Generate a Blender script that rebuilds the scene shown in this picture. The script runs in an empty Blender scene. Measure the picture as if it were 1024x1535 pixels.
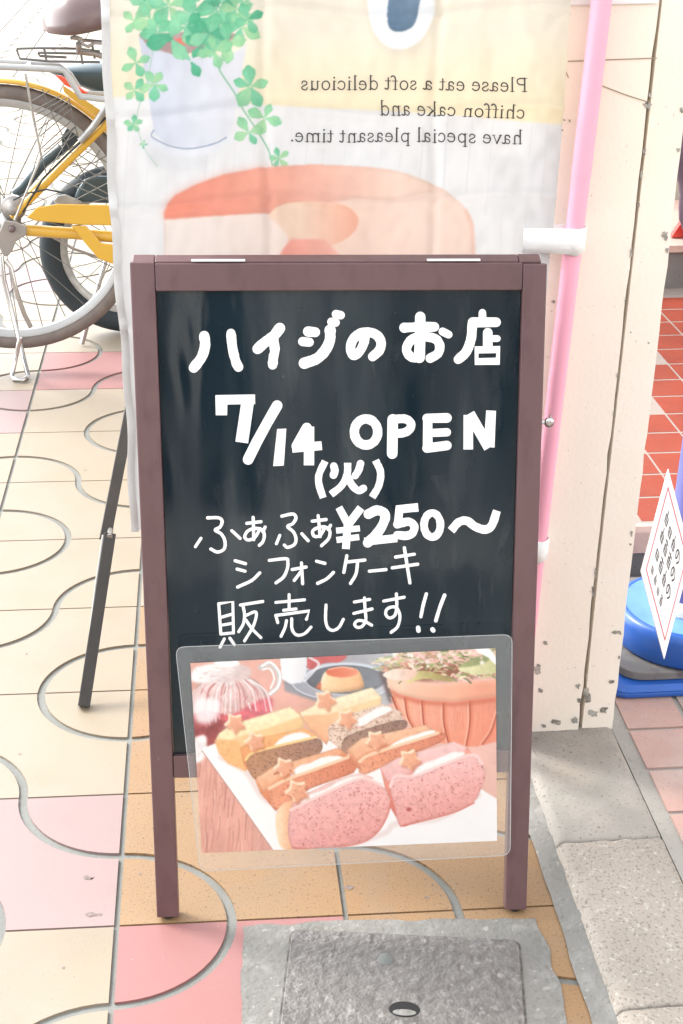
import bpy, bmesh, math, random
from mathutils import Vector, Matrix, noise
random.seed(7)
sc = bpy.context.scene
col = sc.collection
# ------------------------------------------------------------------ camera
F, CX, CY, H = 2100.0, 512.0, 767.5, 1.303          # focal length in photo pixels, camera height (m)
_d = Vector((284 - CX, -269 - CY, F)).normalized()   # street direction (+Y) seen by the camera
_nx = 465 - CX
_n = Vector((_nx, (F * F + (284 - CX) * _nx) / (269 + CY), F)).normalized()   # straight down
_x = _d.cross(-_n)
ROT = Matrix((_x, _d, -_n))
CAM = Vector((0, 0, H))
cd = bpy.data.cameras.new('camera'); cam = bpy.data.objects.new('camera', cd); col.objects.link(cam)
cd.sensor_fit = 'VERTICAL'; cd.sensor_height = 36; cd.lens = F / 1535 * 36
cd.clip_start = 0.05; cd.clip_end = 2000
_r = ROT @ Vector((1, 0, 0)); _u = ROT @ Vector((0, -1, 0)); _b = ROT @ Vector((0, 0, -1))
cam.matrix_world = Matrix(((_r.x, _u.x, _b.x, 0), (_r.y, _u.y, _b.y, 0), (_r.z, _u.z, _b.z, H), (0, 0, 0, 1)))
sc.camera = cam
# ------------------------------------------------------------------ light
SUN_EL, SUN_AZ = math.radians(42), math.radians(-52)     # sun stands over the street, behind and left of the sign
w = bpy.data.worlds.new('World'); sc.world = w; w.use_nodes = True
nt = w.node_tree; bg = nt.nodes['Background']
sky = nt.nodes.new('ShaderNodeTexSky'); sky.sky_type = 'NISHITA'; sky.sun_disc = False
sky.sun_elevation = SUN_EL; sky.sun_rotation = SUN_AZ; sky.air_density = 1.0; sky.dust_density = 0.6; sky.ozone_density = 1.0
hs = nt.nodes.new('ShaderNodeHueSaturation'); hs.inputs['Saturation'].default_value = 0.12
nt.links.new(sky.outputs[0], hs.inputs['Color']); nt.links.new(hs.outputs[0], bg.inputs[0]); bg.inputs[1].default_value = 0.143
sl = bpy.data.lights.new('sun', 'SUN'); sl.energy = 0.8; sl.angle = math.radians(15); sl.color = (1, .96, .9)
so = bpy.data.objects.new('sun', sl); col.objects.link(so)
_sd = Vector((math.sin(SUN_AZ) * math.cos(SUN_EL), math.cos(SUN_AZ) * math.cos(SUN_EL), math.sin(SUN_EL)))
so.rotation_euler = _sd.to_track_quat('Z', 'Y').to_euler(); so.location = _sd * 20
vs = sc.view_settings
sc.display_settings.display_device = 'sRGB'
vs.view_transform = 'Standard'; vs.look = 'None'; vs.gamma = 1; vs.use_curve_mapping = False
vs.exposure = 2.48
# ------------------------------------------------------------------ photo geometry helpers
def ray(x, y): return ROT @ Vector((x - CX, y - CY, F))
def atz(x, y, z=0.0):
    r = ray(x, y); return CAM + r * ((z - H) / r.z)
def atY(x, y, Y):
    r = ray(x, y); return CAM + r * (Y / r.y)
def onplane(x, y, p, n):
    r = ray(x, y); return CAM + r * ((p - CAM).dot(n) / r.dot(n))
# ------------------------------------------------------------------ mesh helpers
def lin(c): c /= 255.0; return c / 12.92 if c <= .04045 else ((c + .055) / 1.055) ** 2.4
def rgb(r, g, b): return (lin(r), lin(g), lin(b), 1)
class MB:
    def __init__(s): s.v = []; s.f = []; s.m = []; s.sm = []
    def add(s, vs_, fs, mi=0, smooth=False):
        o = len(s.v); s.v += [Vector(p) for p in vs_]
        for f_ in fs: s.f.append([i + o for i in f_]); s.m.append(mi); s.sm.append(smooth)
    def box(s, lo, hi, mi=0, fr=None):
        P = [(x, y, z) for x in (lo[0], hi[0]) for y in (lo[1], hi[1]) for z in (lo[2], hi[2])]
        if fr: P = [fr(*p) for p in P]
        s.add(P, [(0, 1, 3, 2), (4, 6, 7, 5), (0, 4, 5, 1), (2, 3, 7, 6), (0, 2, 6, 4), (1, 5, 7, 3)], mi)
    def prism(s, poly, z0, z1, mi=0, fr=None, smooth=False):
        n = len(poly)
        P = [(x, y, z0) for x, y in poly] + [(x, y, z1) for x, y in poly]
        if fr: P = [fr(*p) for p in P]
        s.add(P, [list(range(n))[::-1], list(range(n, 2 * n))] + [(i, (i + 1) % n, n + (i + 1) % n, n + i) for i in range(n)], mi, smooth)
    def hull(s, A, B, mi=0):
        n = len(A)
        s.add(list(A) + list(B), [list(range(n))[::-1], list(range(n, 2 * n))] + [(i, (i + 1) % n, n + (i + 1) % n, n + i) for i in range(n)], mi)
    def tube(s, pts, r, seg=10, mi=0, closed=False, caps=True):
        pts = [Vector(p) for p in pts]; n = len(pts)
        rs = r if isinstance(r, (list, tuple)) else [r] * n
        rings = []; up = None
        for i, p in enumerate(pts):
            a = pts[(i - 1) % n] if (closed or i) else p
            b = pts[(i + 1) % n] if (closed or i < n - 1) else p
            t = (b - a).normalized()
            if up is None: up = t.orthogonal().normalized()
            up = (up - t * up.dot(t)); up = up.normalized() if up.length > 1e-6 else t.orthogonal().normalized()
            q = t.cross(up)
            rings.append([p + (up * math.cos(2 * math.pi * k / seg) + q * math.sin(2 * math.pi * k / seg)) * rs[i] for k in range(seg)])
        V = [v for rg in rings for v in rg]; Fs = []
        for i in range(n if closed else n - 1):
            j = (i + 1) % n
            for k in range(seg): Fs.append((i * seg + k, i * seg + (k + 1) % seg, j * seg + (k + 1) % seg, j * seg + k))
        s.add(V, Fs, mi, True)
        if not closed and caps:
            s.add(rings[0][::-1], [list(range(seg))], mi); s.add(rings[-1], [list(range(seg))], mi)
    def lathe(s, prof, c, seg=32, mi=0, axis='z', smooth=True):
        V = []; n = len(prof)
        for k in range(seg):
            a = 2 * math.pi * k / seg
            for r, h in prof:
                if axis == 'z': V.append((c[0] + r * math.cos(a), c[1] + r * math.sin(a), c[2] + h))
                else: V.append((c[0] + r * math.cos(a), c[1] + h, c[2] + r * math.sin(a)))
        Fs = [(k * n + i, ((k + 1) % seg) * n + i, ((k + 1) % seg) * n + i + 1, k * n + i + 1) for k in range(seg) for i in range(n - 1)]
        s.add(V, Fs, mi, smooth)
    def obj(s, name, mats, parent=None, bevel=0, seg=2):
        me = bpy.data.meshes.new(name); me.from_pydata([tuple(v) for v in s.v], [], s.f)
        for m in (mats if isinstance(mats, (list, tuple)) else [mats]): me.materials.append(m)
        for p, mi, sm in zip(me.polygons, s.m, s.sm): p.material_index = mi; p.use_smooth = sm
        me.update()
        o = bpy.data.objects.new(name, me); col.objects.link(o)
        if parent is not None:
            o.parent = parent; o.matrix_parent_inverse = Matrix.Translation(-parent.location)
        if bevel:
            b = o.modifiers.new('bevel', 'BEVEL'); b.width = bevel; b.segments = seg; b.limit_method = 'ANGLE'; b.angle_limit = math.radians(40)
        return o
def thing(name, label, cat, loc=(0, 0, 0), group=None):
    o = bpy.data.objects.new(name, None); col.objects.link(o); o.location = loc; o.empty_display_size = .1
    return tag(o, label, cat, group)
def tag(o, label, cat, group=None):
    o['label'] = label; o['category'] = cat
    if group: o['group'] = group
    return o
def struct(o): o['kind'] = 'structure'; return o
def smooth_pts(p, n=6):
    if len(p) < 3: return [Vector(q) for q in p]
    p = [Vector(q) for q in p]; P = [p[0] * 2 - p[1]] + p + [p[-1] * 2 - p[-2]]; o = []
    for i in range(1, len(P) - 2):
        a, b, c, d = P[i - 1:i + 3]
        for k in range(n):
            t = k / n
            o.append(.5 * ((2 * b) + (c - a) * t + (2 * a - 5 * b + 4 * c - d) * t * t + (3 * b - a - 3 * c + d) * t ** 3))
    o.append(p[-1]); return o
def ribbon(mb, pts, wd, fn, h=0.0, cap=True, smooth=True, mi=0, closed=False, jit=0):
    """flat stroke of width wd round a polyline (photo units); fn(x, y, height) puts it on its surface"""
    p = smooth_pts(pts) if smooth else [Vector(q) for q in pts]
    n = len(p); L = []; R = []; ws = []
    for i in range(n):
        a = p[(i - 1) % n] if (i or closed) else p[i]; b = p[(i + 1) % n] if (i < n - 1 or closed) else p[i]
        t = (b - a)
        if t.length < 1e-6: t = Vector((1, 0))
        t.normalize(); q = Vector((-t.y, t.x))
        k = wd / 2 * (1 + (noise.noise(Vector((p[i].x * .25, p[i].y * .25, wd))) * jit))
        L.append(p[i] + q * k); R.append(p[i] - q * k); ws.append((t, q, k))
    V = []; Fs = []
    for i in range(n):
        hh = h + i * 6e-6; V += [fn(L[i].x, L[i].y, hh), fn(R[i].x, R[i].y, hh)]
    for i in range(n if closed else n - 1):
        j = (i + 1) % n; Fs.append((2 * i, 2 * i + 1, 2 * j + 1, 2 * j))
    if cap and not closed:
        for i, sg in ((0, -1), (n - 1, 1)):
            t, q, k = ws[i]; c0 = len(V); hh = h + i * 6e-6
            for s_ in range(9):
                a = math.pi * s_ / 8; e = p[i] + (q * math.cos(a) + t * sg * math.sin(a)) * k
                V.append(fn(e.x, e.y, hh))
            Fs.append(list(range(c0, c0 + 9)))
    mb.add(V, Fs, mi)
def sheet(mb, poly, fn, h=0.0, mi=0, maxlen=None):
    """flat cut-out polygon laid on a surface through fn, finely divided when it must follow folds"""
    bm = bmesh.new(); f = bm.faces.new([bm.verts.new((p[0], p[1], 0)) for p in poly])
    bmesh.ops.triangulate(bm, faces=[f])
    if maxlen:
        for _ in range(7):
            es = [e for e in bm.edges if e.calc_length() > maxlen]
            if not es: break
            bmesh.ops.subdivide_edges(bm, edges=es, cuts=1); bmesh.ops.triangulate(bm, faces=bm.faces[:])
    bm.verts.index_update()
    mb.add([fn(v.co.x, v.co.y, h) for v in bm.verts], [[v.index for v in q.verts] for q in bm.faces], mi, maxlen is not None)
    bm.free()
def curvepoly(pts, n=5):
    p = [Vector(q) for q in pts]; m = len(p); o = []
    for i in range(m):
        a, b, c, d = p[i - 1], p[i], p[(i + 1) % m], p[(i + 2) % m]
        for k in range(n):
            t = k / n; o.append(.5 * ((2 * b) + (c - a) * t + (2 * a - 5 * b + 4 * c - d) * t * t + (3 * b - a - 3 * c + d) * t ** 3))
    return o
def ell(cx, cy, rx, ry, n=28, rot=0, a0=0, a1=360):
    o = []; full = a1 - a0 >= 360
    for i in range(n if full else n + 1):
        a = math.radians(a0 + (a1 - a0) * i / n); x, y = rx * math.cos(a), ry * math.sin(a); c, s = math.cos(rot), math.sin(rot)
        o.append((cx + x * c - y * s, cy + x * s + y * c))
    return o
# ------------------------------------------------------------------ printing: pictures that are printed in the place (banner, laminated photo), as vertex colours of a fine mesh
import numpy as np
class Canvas:
    def __init__(s, xs, ys, seed=1):
        s.xs = np.asarray(xs, float); s.ys = np.asarray(ys, float); s.X, s.Y = np.meshgrid(s.xs, s.ys); s.I = np.zeros(s.X.shape + (3,)); s.rs = np.random.RandomState(seed)
        s.st = float(np.median(np.diff(s.xs)))
    def box(s, pts, pad):
        p = np.asarray(pts, float); a = np.searchsorted(s.xs, p[:, 0].min() - pad); b = np.searchsorted(s.xs, p[:, 0].max() + pad); c = np.searchsorted(s.ys, p[:, 1].min() - pad); d = np.searchsorted(s.ys, p[:, 1].max() + pad)
        return slice(c, d), slice(a, b)
    def noise(s, sl, scale, octv=3, sx=1.0, sy=1.0):
        X = s.X[sl] * sx / scale; Y = s.Y[sl] * sy / scale; out = 0; amp = 1; tot = 0
        for o in range(octv):
            L = s.rs.rand(64, 64); x = X * 2 ** o + 13.7 * o + 500; y = Y * 2 ** o + 7.1 * o + 500; i = np.floor(x).astype(int); j = np.floor(y).astype(int); u = x - i; v = y - j; u = u * u * (3 - 2 * u); v = v * v * (3 - 2 * v)
            g = lambda a, b: L[(j + b) % 64, (i + a) % 64]
            out = out + amp * ((g(0, 0) * (1 - u) + g(1, 0) * u) * (1 - v) + (g(0, 1) * (1 - u) + g(1, 1) * u) * v); tot += amp; amp *= .55
        return out / tot - .5
    def blur(s, M, sig):
        sig = sig / s.st
        if sig < .25: return M
        r = max(1, int(sig * 2.6)); k = np.exp(-.5 * (np.arange(-r, r + 1) / sig) ** 2); k /= k.sum()
        for ax in (0, 1):
            P = np.pad(M, [(r, r) if a == ax else (0, 0) for a in (0, 1)], mode='edge'); M = sum(k[q] * (P[q:q + M.shape[0], :] if ax == 0 else P[:, q:q + M.shape[1]]) for q in range(2 * r + 1))
        return M
    def inside(s, sl, poly):
        X, Y = s.X[sl], s.Y[sl]; M = np.zeros(X.shape, bool); n = len(poly)
        for i in range(n):
            (x0, y0), (x1, y1) = poly[i], poly[(i + 1) % n]
            if y0 == y1: continue
            M ^= ((Y >= min(y0, y1)) & (Y < max(y0, y1)) & (X < x0 + (Y - y0) * (x1 - x0) / (y1 - y0)))
        return M.astype(float)
    def fill(s, poly, col, curved=False, soft=.7, to=None, dirn=None, nz=None, edge=None, light=None, pores=None, a=1.0):
        """col -> to along dirn ((x0, y0), (x1, y1)); nz (scale, amount); edge (width, amount) darker rim; light (dx, dy, width, amount) lit side; pores (scale, level, colour)"""
        p = [(q[0], q[1]) for q in (curvepoly(poly, 5) if curved else poly)]; pad = max(soft * 3, edge[0] * 2 if edge else 0, light[2] * 2 if light else 0) + 2 * s.st
        sl = s.box(p, pad); M = s.inside(sl, p)
        if M.size == 0: return
        C = np.ones(M.shape + (3,)) * np.array(col, float)
        if to is not None:
            (x0, y0), (x1, y1) = dirn; L2 = (x1 - x0) ** 2 + (y1 - y0) ** 2; t = np.clip(((s.X[sl] - x0) * (x1 - x0) + (s.Y[sl] - y0) * (y1 - y0)) / L2, 0, 1)[..., None]; C = C * (1 - t) + np.array(to, float) * t
        if nz is not None: C *= (1 + nz[1] * 2 * s.noise(sl, nz[0], 4))[..., None]
        if edge: C *= (1 - edge[1] * np.clip((1 - s.blur(M, edge[0])) * 2, 0, 1))[..., None]
        if light:
            B = s.blur(M, light[2]); gy, gx = np.gradient(B); C += (255 - C) * np.clip((gx * light[0] + gy * light[1]) * light[2] / s.st * light[3], -.0, .9)[..., None]; C *= (1 - np.clip(-(gx * light[0] + gy * light[1]) * light[2] / s.st * light[3] * .6, 0, .6))[..., None]
        if pores is not None:
            m = np.clip((s.noise(sl, pores[0] * .8, 2) - pores[1]) * 7, 0, .72)[..., None]; C = C * (1 - m) + np.array(pores[2], float) * m
        M = (s.blur(M, soft) * a)[..., None]; s.I[sl] = s.I[sl] * (1 - M) + C * M
    def line(s, pts, wd, col, soft=.7, a=1.0, smooth=True):
        P = smooth_pts(pts) if smooth else [Vector(q) for q in pts]; sl = s.box([(p.x, p.y) for p in P], wd + soft * 3 + 2 * s.st); X, Y = s.X[sl], s.Y[sl]; D = np.full(X.shape, 1e9)
        if X.size == 0: return
        for p, q in zip(P, P[1:]):
            d = q - p; L2 = max(d.length_squared, 1e-9); t = np.clip(((X - p.x) * d.x + (Y - p.y) * d.y) / L2, 0, 1); D = np.minimum(D, np.hypot(X - p.x - t * d.x, Y - p.y - t * d.y))
        M = (np.clip((wd / 2 - D) / max(soft, s.st * .8) + .5, 0, 1) * a)[..., None]; s.I[sl] = s.I[sl] * (1 - M) + np.array(col, float) * M
def lin_np(I):
    c = np.clip(I, 0, 255) / 255.0; return np.where(c <= .04045, c / 12.92, ((c + .055) / 1.055) ** 2.4)
def colour_mesh(name, V, nx, ny, RGB, m, parent):
    """grid of nx*ny vertices carrying its own printed colours"""
    me = bpy.data.meshes.new(name); k = np.arange(ny - 1)[:, None] * nx + np.arange(nx - 1)[None, :]; q = np.stack([k, k + 1, k + nx + 1, k + nx], -1).reshape(-1, 4)
    me.vertices.add(nx * ny); me.vertices.foreach_set('co', np.asarray(V, np.float32).ravel()); me.loops.add(q.size); me.loops.foreach_set('vertex_index', q.astype(np.int32).ravel())
    me.polygons.add(len(q)); me.polygons.foreach_set('loop_start', (np.arange(len(q)) * 4).astype(np.int32)); me.update(calc_edges=True); me.polygons.foreach_set('use_smooth', np.ones(len(q), bool))
    at = me.color_attributes.new('print', 'FLOAT_COLOR', 'POINT'); at.data.foreach_set('color', np.concatenate([RGB.reshape(-1, 3), np.ones((nx * ny, 1))], 1).astype(np.float32).ravel())
    me.materials.append(m); me.validate(); o = bpy.data.objects.new(name, me); col.objects.link(o)
    o.parent = parent; o.matrix_parent_inverse = Matrix.Translation(-parent.location); return o
def print_mat(name, rough, transl=0, bump=None, spec=.5):
    m = mat(name, (1, 1, 1), rough, bump=bump, spec=spec, transl=transl); n = m.node_tree.nodes; l = m.node_tree.links
    va = n.new('ShaderNodeVertexColor'); va.layer_name = 'print'; l.new(va.outputs[0], n['Principled BSDF'].inputs['Base Color'])
    for k in n:
        if k.type == 'BSDF_TRANSLUCENT': l.new(va.outputs[0], k.inputs[0])
    return m
# ------------------------------------------------------------------ materials
def mat(name, c, rough=.6, var=None, var2=None, speck=None, bump=None, metal=0, coat=0, spec=.5, transl=0, stretch=None):
    m = bpy.data.materials.new(name); m.use_nodes = True; n = m.node_tree.nodes; l = m.node_tree.links
    b = n['Principled BSDF']; b.inputs['Roughness'].default_value = rough; b.inputs['Metallic'].default_value = metal
    b.inputs['Coat Weight'].default_value = coat; b.inputs['Specular IOR Level'].default_value = spec
    tc = n.new('ShaderNodeTexCoord'); vec = tc.outputs['Object']
    if stretch:
        mp = n.new('ShaderNodeMapping'); mp.inputs['Scale'].default_value = stretch; l.new(vec, mp.inputs[0]); vec = mp.outputs[0]
    rgbn = n.new('ShaderNodeRGB'); rgbn.outputs[0].default_value = c if len(c) == 4 else (*c, 1); cur = rgbn.outputs[0]
    def layer(scale, lo, hi, col2, detail=4, fac=1.0, cur=None, seed=0.0):
        t = n.new('ShaderNodeTexNoise'); t.inputs['Scale'].default_value = scale; t.inputs['Detail'].default_value = detail
        t.noise_dimensions = '4D'; t.inputs['W'].default_value = seed
        r = n.new('ShaderNodeMapRange'); r.inputs[1].default_value = lo; r.inputs[2].default_value = hi; r.inputs[4].default_value = fac
        mx = n.new('ShaderNodeMix'); mx.data_type = 'RGBA'
        l.new(vec, t.inputs['Vector']); l.new(t.outputs[0], r.inputs[0]); l.new(r.outputs[0], mx.inputs[0]); l.new(cur, mx.inputs[6])
        mx.inputs[7].default_value = col2 if len(col2) == 4 else (*col2, 1); return mx.outputs[2]
    for q, sd in ((var, 1.3), (var2, 7.7), (speck, 3.1)):
        for e in ([] if q is None else (q if isinstance(q, list) else [q])):
            cur = layer(e[0], e[1], e[2], e[3], e[4] if len(e) > 4 else 4, e[5] if len(e) > 5 else 1.0, cur, sd); sd += 1.1
    l.new(cur, b.inputs['Base Color'])
    if bump:
        t = n.new('ShaderNodeTexNoise'); t.inputs['Scale'].default_value = bump[0]; t.inputs['Detail'].default_value = bump[3] if len(bump) > 3 else 3
        bp = n.new('ShaderNodeBump'); bp.inputs['Strength'].default_value = bump[1]; bp.inputs['Distance'].default_value = bump[2]
        l.new(vec, t.inputs['Vector']); l.new(t.outputs[0], bp.inputs['Height']); l.new(bp.outputs[0], b.inputs['Normal'])
    if transl:
        tr = n.new('ShaderNodeBsdfTranslucent'); ms = n.new('ShaderNodeMixShader'); ms.inputs[0].default_value = transl
        l.new(cur, tr.inputs[0]); l.new(b.outputs[0], ms.inputs[1]); l.new(tr.outputs[0], ms.inputs[2]); l.new(ms.outputs[0], n['Material Output'].inputs[0])
    return m
# ------------------------------------------------------------------ ground: pavers with sinuous joints
M_cream = mat('paver_cream', (.262, .215, .155), .5, var=(2.2, .35, .7, (.268, .226, .178)), var2=[(9, .5, .8, (.25, .185, .115), 5, .5), (3.1, .56, .72, (.20, .165, .125), 6, .45)], speck=[(420, .62, .68, (.19, .155, .115), 2, .6), (260, .67, .71, (.12, .095, .07), 2, .7)], bump=(300, .12, .002))
M_orange = mat('paver_orange', (.262, .166, .085), .55, var=(5, .35, .7, (.255, .148, .067)), var2=(11, .52, .72, (.225, .16, .105), 6, .6), speck=[(420, .55, .63, (.17, .095, .045), 2, .6), (240, .61, .67, (.09, .055, .035), 2, .75)], bump=(300, .15, .002))
M_pink = mat('paver_pink', (.26, .178, .168), .5, var=(4, .35, .7, (.262, .19, .182)), var2=(3.1, .56, .72, (.21, .145, .135), 6, .4), speck=[(420, .66, .70, (.19, .135, .13), 2, .6), (200, .70, .73, (.10, .07, .07), 2, .7)], bump=(300, .12, .002))
M_red = mat('paver_red', (.27, .125, .118), .55, var=(4, .35, .7, (.262, .112, .104)), speck=[(420, .66, .70, (.35, .12, .1), 2, .5), (200, .71, .74, (.7, .45, .4), 2, .6)], bump=(300, .12, .002))
M_mortar = mat('mortar', (.205, .21, .195), .85, var=(14, .4, .7, (.165, .168, .155)), speck=(330, .6, .7, (.2, .19, .17), 3, .7), bump=(160, .4, .003))
def uvw(i, j, U=Vector((.30136, -.00594, 0)), V=Vector((.00053, .27930, 0)), O=Vector((-.14434, 1.43088, 0))):
    return O + U * i + V * j
# orientation of the two quarter-round joints of a paver: 'b' curves round far-right and near-left corners, 'a' round the other two
ORI = {(-1, 0): 'b', (-1, 1): 'b', (-1, 2): 'a', (-1, 3): 'a', (-1, 4): 'b', (-1, 5): 'b', (-1, 6): 'a', (-1, 7): 'a', (-1, 8): 'b',
       (-1, -1): 'a', (0, 0): 'b', (0, -1): 'a', (1, 0): 'b', (1, -1): 'b', (-2, 0): 'b', (-2, 7): 'a', (-2, 6): 'b', (-2, -1): 'b'}
PINK = {(-1, 0), (-2, 6), (-3, 3)}; RED = {(0, -1), (-1, 7), (-4, 9)}
def pavement():
    mb = MB(); rnd = random.Random(11); z0, zt = -.004, 0.0
    def piece(poly, i, j, mi):
        n = len(poly); W = [uvw(i + x, j + y) for x, y in poly]; c = sum(W, Vector()) / n
        T = [p.copy() for p in W]
        for p in T: p.z = zt
        B = [p.copy() for p in W]
        for p in B: p.z = z0
        mb.add(B + T, [list(range(n, 2 * n))] + [(k, (k + 1) % n, n + (k + 1) % n, n + k) for k in range(n)], mi)
    for i in range(-22, 4):
        for j in range(-5, 56):
            if i > 1 and i + 1 > 2.2: continue
            o = ORI.get((i, j)) or rnd.choice('ab')
            mi = 2 if (i, j) in PINK else 3 if (i, j) in RED else (1 if i >= 0 and j < 3 else 0)
            if mi == 0 and (j > 9 or i < -2):
                q = rnd.random(); mi = 2 if q < .10 else 3 if q < .14 else 0
            gx, gy, ga = .012, .006, .022
            r1, r2 = .5 - ga, .5 + ga
            if j > 10: N = 6
            else: N = 14
            def arc(cx, cy, r, a0, a1):
                out = []
                for k in range(N + 1):
                    a = math.radians(a0 + (a1 - a0) * k / N)
                    out.append((min(max(cx + r * math.cos(a), gx), 1 - gx), min(max(cy + r * math.sin(a), gy), 1 - gy)))
                return out
            # corners in paver space: (0,0) near-left ... (1,1) far-right
            if o == 'b':
                q1 = [(gx, gy)] + arc(0, 0, r1, 0, 90); q2 = [(1 - gx, 1 - gy)] + arc(1, 1, r1, 180, 270)
                mid = arc(0, 0, r2, 0, 90) + [(gx, 1 - gy)] + arc(1, 1, r2, 180, 270) + [(1 - gx, gy)]
            else:
                q1 = [(1 - gx, gy)] + arc(1, 0, r1, 90, 180); q2 = [(gx, 1 - gy)] + arc(0, 1, r1, 270, 360)
                mid = arc(1, 0, r2, 90, 180) + [(gx, gy)] + arc(0, 1, r2, 270, 360) + [(1 - gx, 1 - gy)]
            for q in (q1, q2, mid): piece(q, i, j, mi)
    return struct(mb.obj('pavement', [M_cream, M_orange, M_pink, M_red]))
pavement()
mb = MB(); rs_ = random.Random(2)
for x, y, rx, ry in ((132, 1315, 9, 4.5), (138, 1371, 11, 4), (150, 1370, 4, 3), (524, 1330, 8, 4), (40, 980, 3, 2), (30, 1130, 3, 1.5), (128, 705, 3, 1.5), (210, 1310, 3, 2), (95, 1450, 4, 2), (640, 1345, 5, 2)):
    sheet(mb, [(x + rx * (.75 + rs_.uniform(-.3, .3)) * math.cos(k * .524), y + ry * (.75 + rs_.uniform(-.3, .3)) * math.sin(k * .524)) for k in range(12)], lambda x, y, h: atz(x, y, .0005), 0)
struct(mb.obj('paver_scuff', mat('scuffed_dirt', (.15, .115, .105), .8, var=(140, .4, .6, (.24, .19, .175)))))
mb = MB(); G = 400
mb.add([(-G, -G, -.004), (G, -G, -.004), (G, G, -.004), (-G, G, -.004)], [(0, 1, 2, 3)])
struct(mb.obj('ground', M_mortar))
# concrete patch round the cover and the mortar fillet along the kerb
M_conc = mat('concrete_patch', (.19, .183, .168), .9, var=(12, .35, .7, (.15, .147, .135)), var2=(45, .5, .75, (.24, .235, .22), 5), speck=[(150, .56, .66, (.11, .105, .095), 4, .5), (90, .63, .67, (.30, .28, .26), 3, .7), (28, .68, .72, (.10, .095, .085), 5, .5)], bump=(120, .6, .004))
mb = MB()
def wob(poly, amp, n=8, sd=0):
    o = []
    for i, p in enumerate(poly):
        q = poly[(i + 1) % len(poly)]
        for k in range(n):
            t = k / n; x = p[0] + (q[0] - p[0]) * t; y = p[1] + (q[1] - p[1]) * t
            o.append((x + noise.noise(Vector((x * 31, y * 31, sd))) * amp, y + noise.noise(Vector((x * 31, y * 31, sd + 9))) * amp))
    return o
pc = [atz(365, 1389), atz(520, 1381), atz(803, 1377), atz(840, 1478)]
pz = atz(848, 1535); patch = [(p.x, p.y) for p in pc] + [(pz.x, pz.y), (pz.x - .01, .98), (-.0, .98)]
mb.prism(wob(patch, .005, 26), -.003, .0012)
struct(mb.obj('concrete_surround', M_conc))
mb = MB(); KX = .462
L_ = [(KX - .026 + noise.noise(Vector((y * 9, 3, 0))) * .006 + noise.noise(Vector((y * 40, 3, 0))) * .003, y) for y in [k * .03 - .3 for k in range(70)]]
Rr = [(KX + .002, y) for _, y in L_]
for k in range(len(L_) - 1):
    a, b, c, d = L_[k], Rr[k], Rr[k + 1], L_[k + 1]
    za, zb = .0022, .0175
    mb.add([(*a, za), (*b, zb), (*c, zb), (*d, za)], [(0, 1, 2, 3)], 0, True)
struct(mb.obj('kerb_fillet', M_conc))
# kerb stones and brick threshold, both on the raised strip
KZ = .030
M_gran = mat('kerb_granite', (.36, .32, .275), .8, var=(5, .35, .7, (.31, .275, .235)), var2=[(16, .5, .75, (.40, .35, .30), 5, .7), (4.5, .52, .68, (.22, .20, .17), 7, .55)], speck=[(230, .54, .64, (.15, .13, .105), 3, .7), (150, .60, .66, (.48, .45, .40), 3, .7)], bump=(220, .6, .002))
M_cem = mat('kerb_cement', (.32, .295, .265), .85, var=(9, .35, .65, (.245, .235, .21), 6), var2=[(5, .55, .7, (.34, .29, .235), 4, .7), (7, .50, .66, (.19, .18, .16), 7, .6)], speck=[(200, .58, .68, (.10, .09, .075), 3, .7), (45, .62, .72, (.33, .31, .28), 4, .7)], bump=(110, .5, .003))
mb = MB()
def stone(y0, y1, mi, x0=KX, x1=KX + .150):
    nx_, ny_ = 24, max(6, int((y1 - y0) / .006)); V = []
    for j in range(ny_ + 1):
        for i in range(nx_ + 1):
            u, v = i / nx_, j / ny_; x = x0 + (x1 - x0) * u; y = y0 + (y1 - y0) * v
            dl, dr_, de = x - x0, x1 - x, min(y - y0, y1 - y); rr = .010 + .006 * noise.noise(Vector((y * 30, 1, mi)))
            z = KZ + .0012 * noise.noise(Vector((x * 45, y * 45, 0))) + .0006 * noise.noise(Vector((x * 140, y * 140, 3)))
            z -= max(0, 1 - dl / rr) ** 2 * .009 + max(0, 1 - dr_ / .006) ** 2 * .004 + max(0, 1 - de / .005) ** 2 * (.0025 + .002 * noise.noise(Vector((x * 60, y0, 2))))
            if noise.noise(Vector((y * 22, 8, mi))) > .28: z -= max(0, 1 - dl / .022) * .006
            V.append((x + (.002 * noise.noise(Vector((y * 35, 4, mi))) if i == 0 else 0), y, z))
    n0 = len(V); V += [(x0, y0 + (y1 - y0) * j / ny_, -.02) for j in range(ny_ + 1)] + [(x0 + (x1 - x0) * i / nx_, y0, -.02) for i in range(nx_ + 1)]
    w_ = nx_ + 1
    mb.add(V, [(j * w_ + i, j * w_ + i + 1, (j + 1) * w_ + i + 1, (j + 1) * w_ + i) for j in range(ny_) for i in range(nx_)] + [(n0 + j, j * w_, (j + 1) * w_, n0 + j + 1) for j in range(ny_)] + [(n0 + ny_ + 1 + i, n0 + ny_ + 2 + i, i + 1, i) for i in range(nx_)], mi, True)
jt = [atz(905, 1258, KZ).y, atz(975, 1508, KZ).y]
stone(jt[0] + .0008, 1.80, 1); stone(jt[1] + .0018, jt[0] - .0008, 0); stone(jt[1] - .62, jt[1] - .0018, 0); stone(jt[1] - 1.3, jt[1] - .624, 0)
struct(mb.obj('kerb', [M_gran, M_cem]))
M_brick = mat('threshold_brick', (.42, .265, .225), .75, var=(14, .35, .7, (.38, .25, .22)), var2=[(9, .42, .66, (.42, .34, .305), 6, .85), (30, .5, .7, (.36, .26, .235), 6, .7)], speck=(260, .64, .7, (.2, .11, .09), 2, .6), bump=(150, .3, .002))
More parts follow.
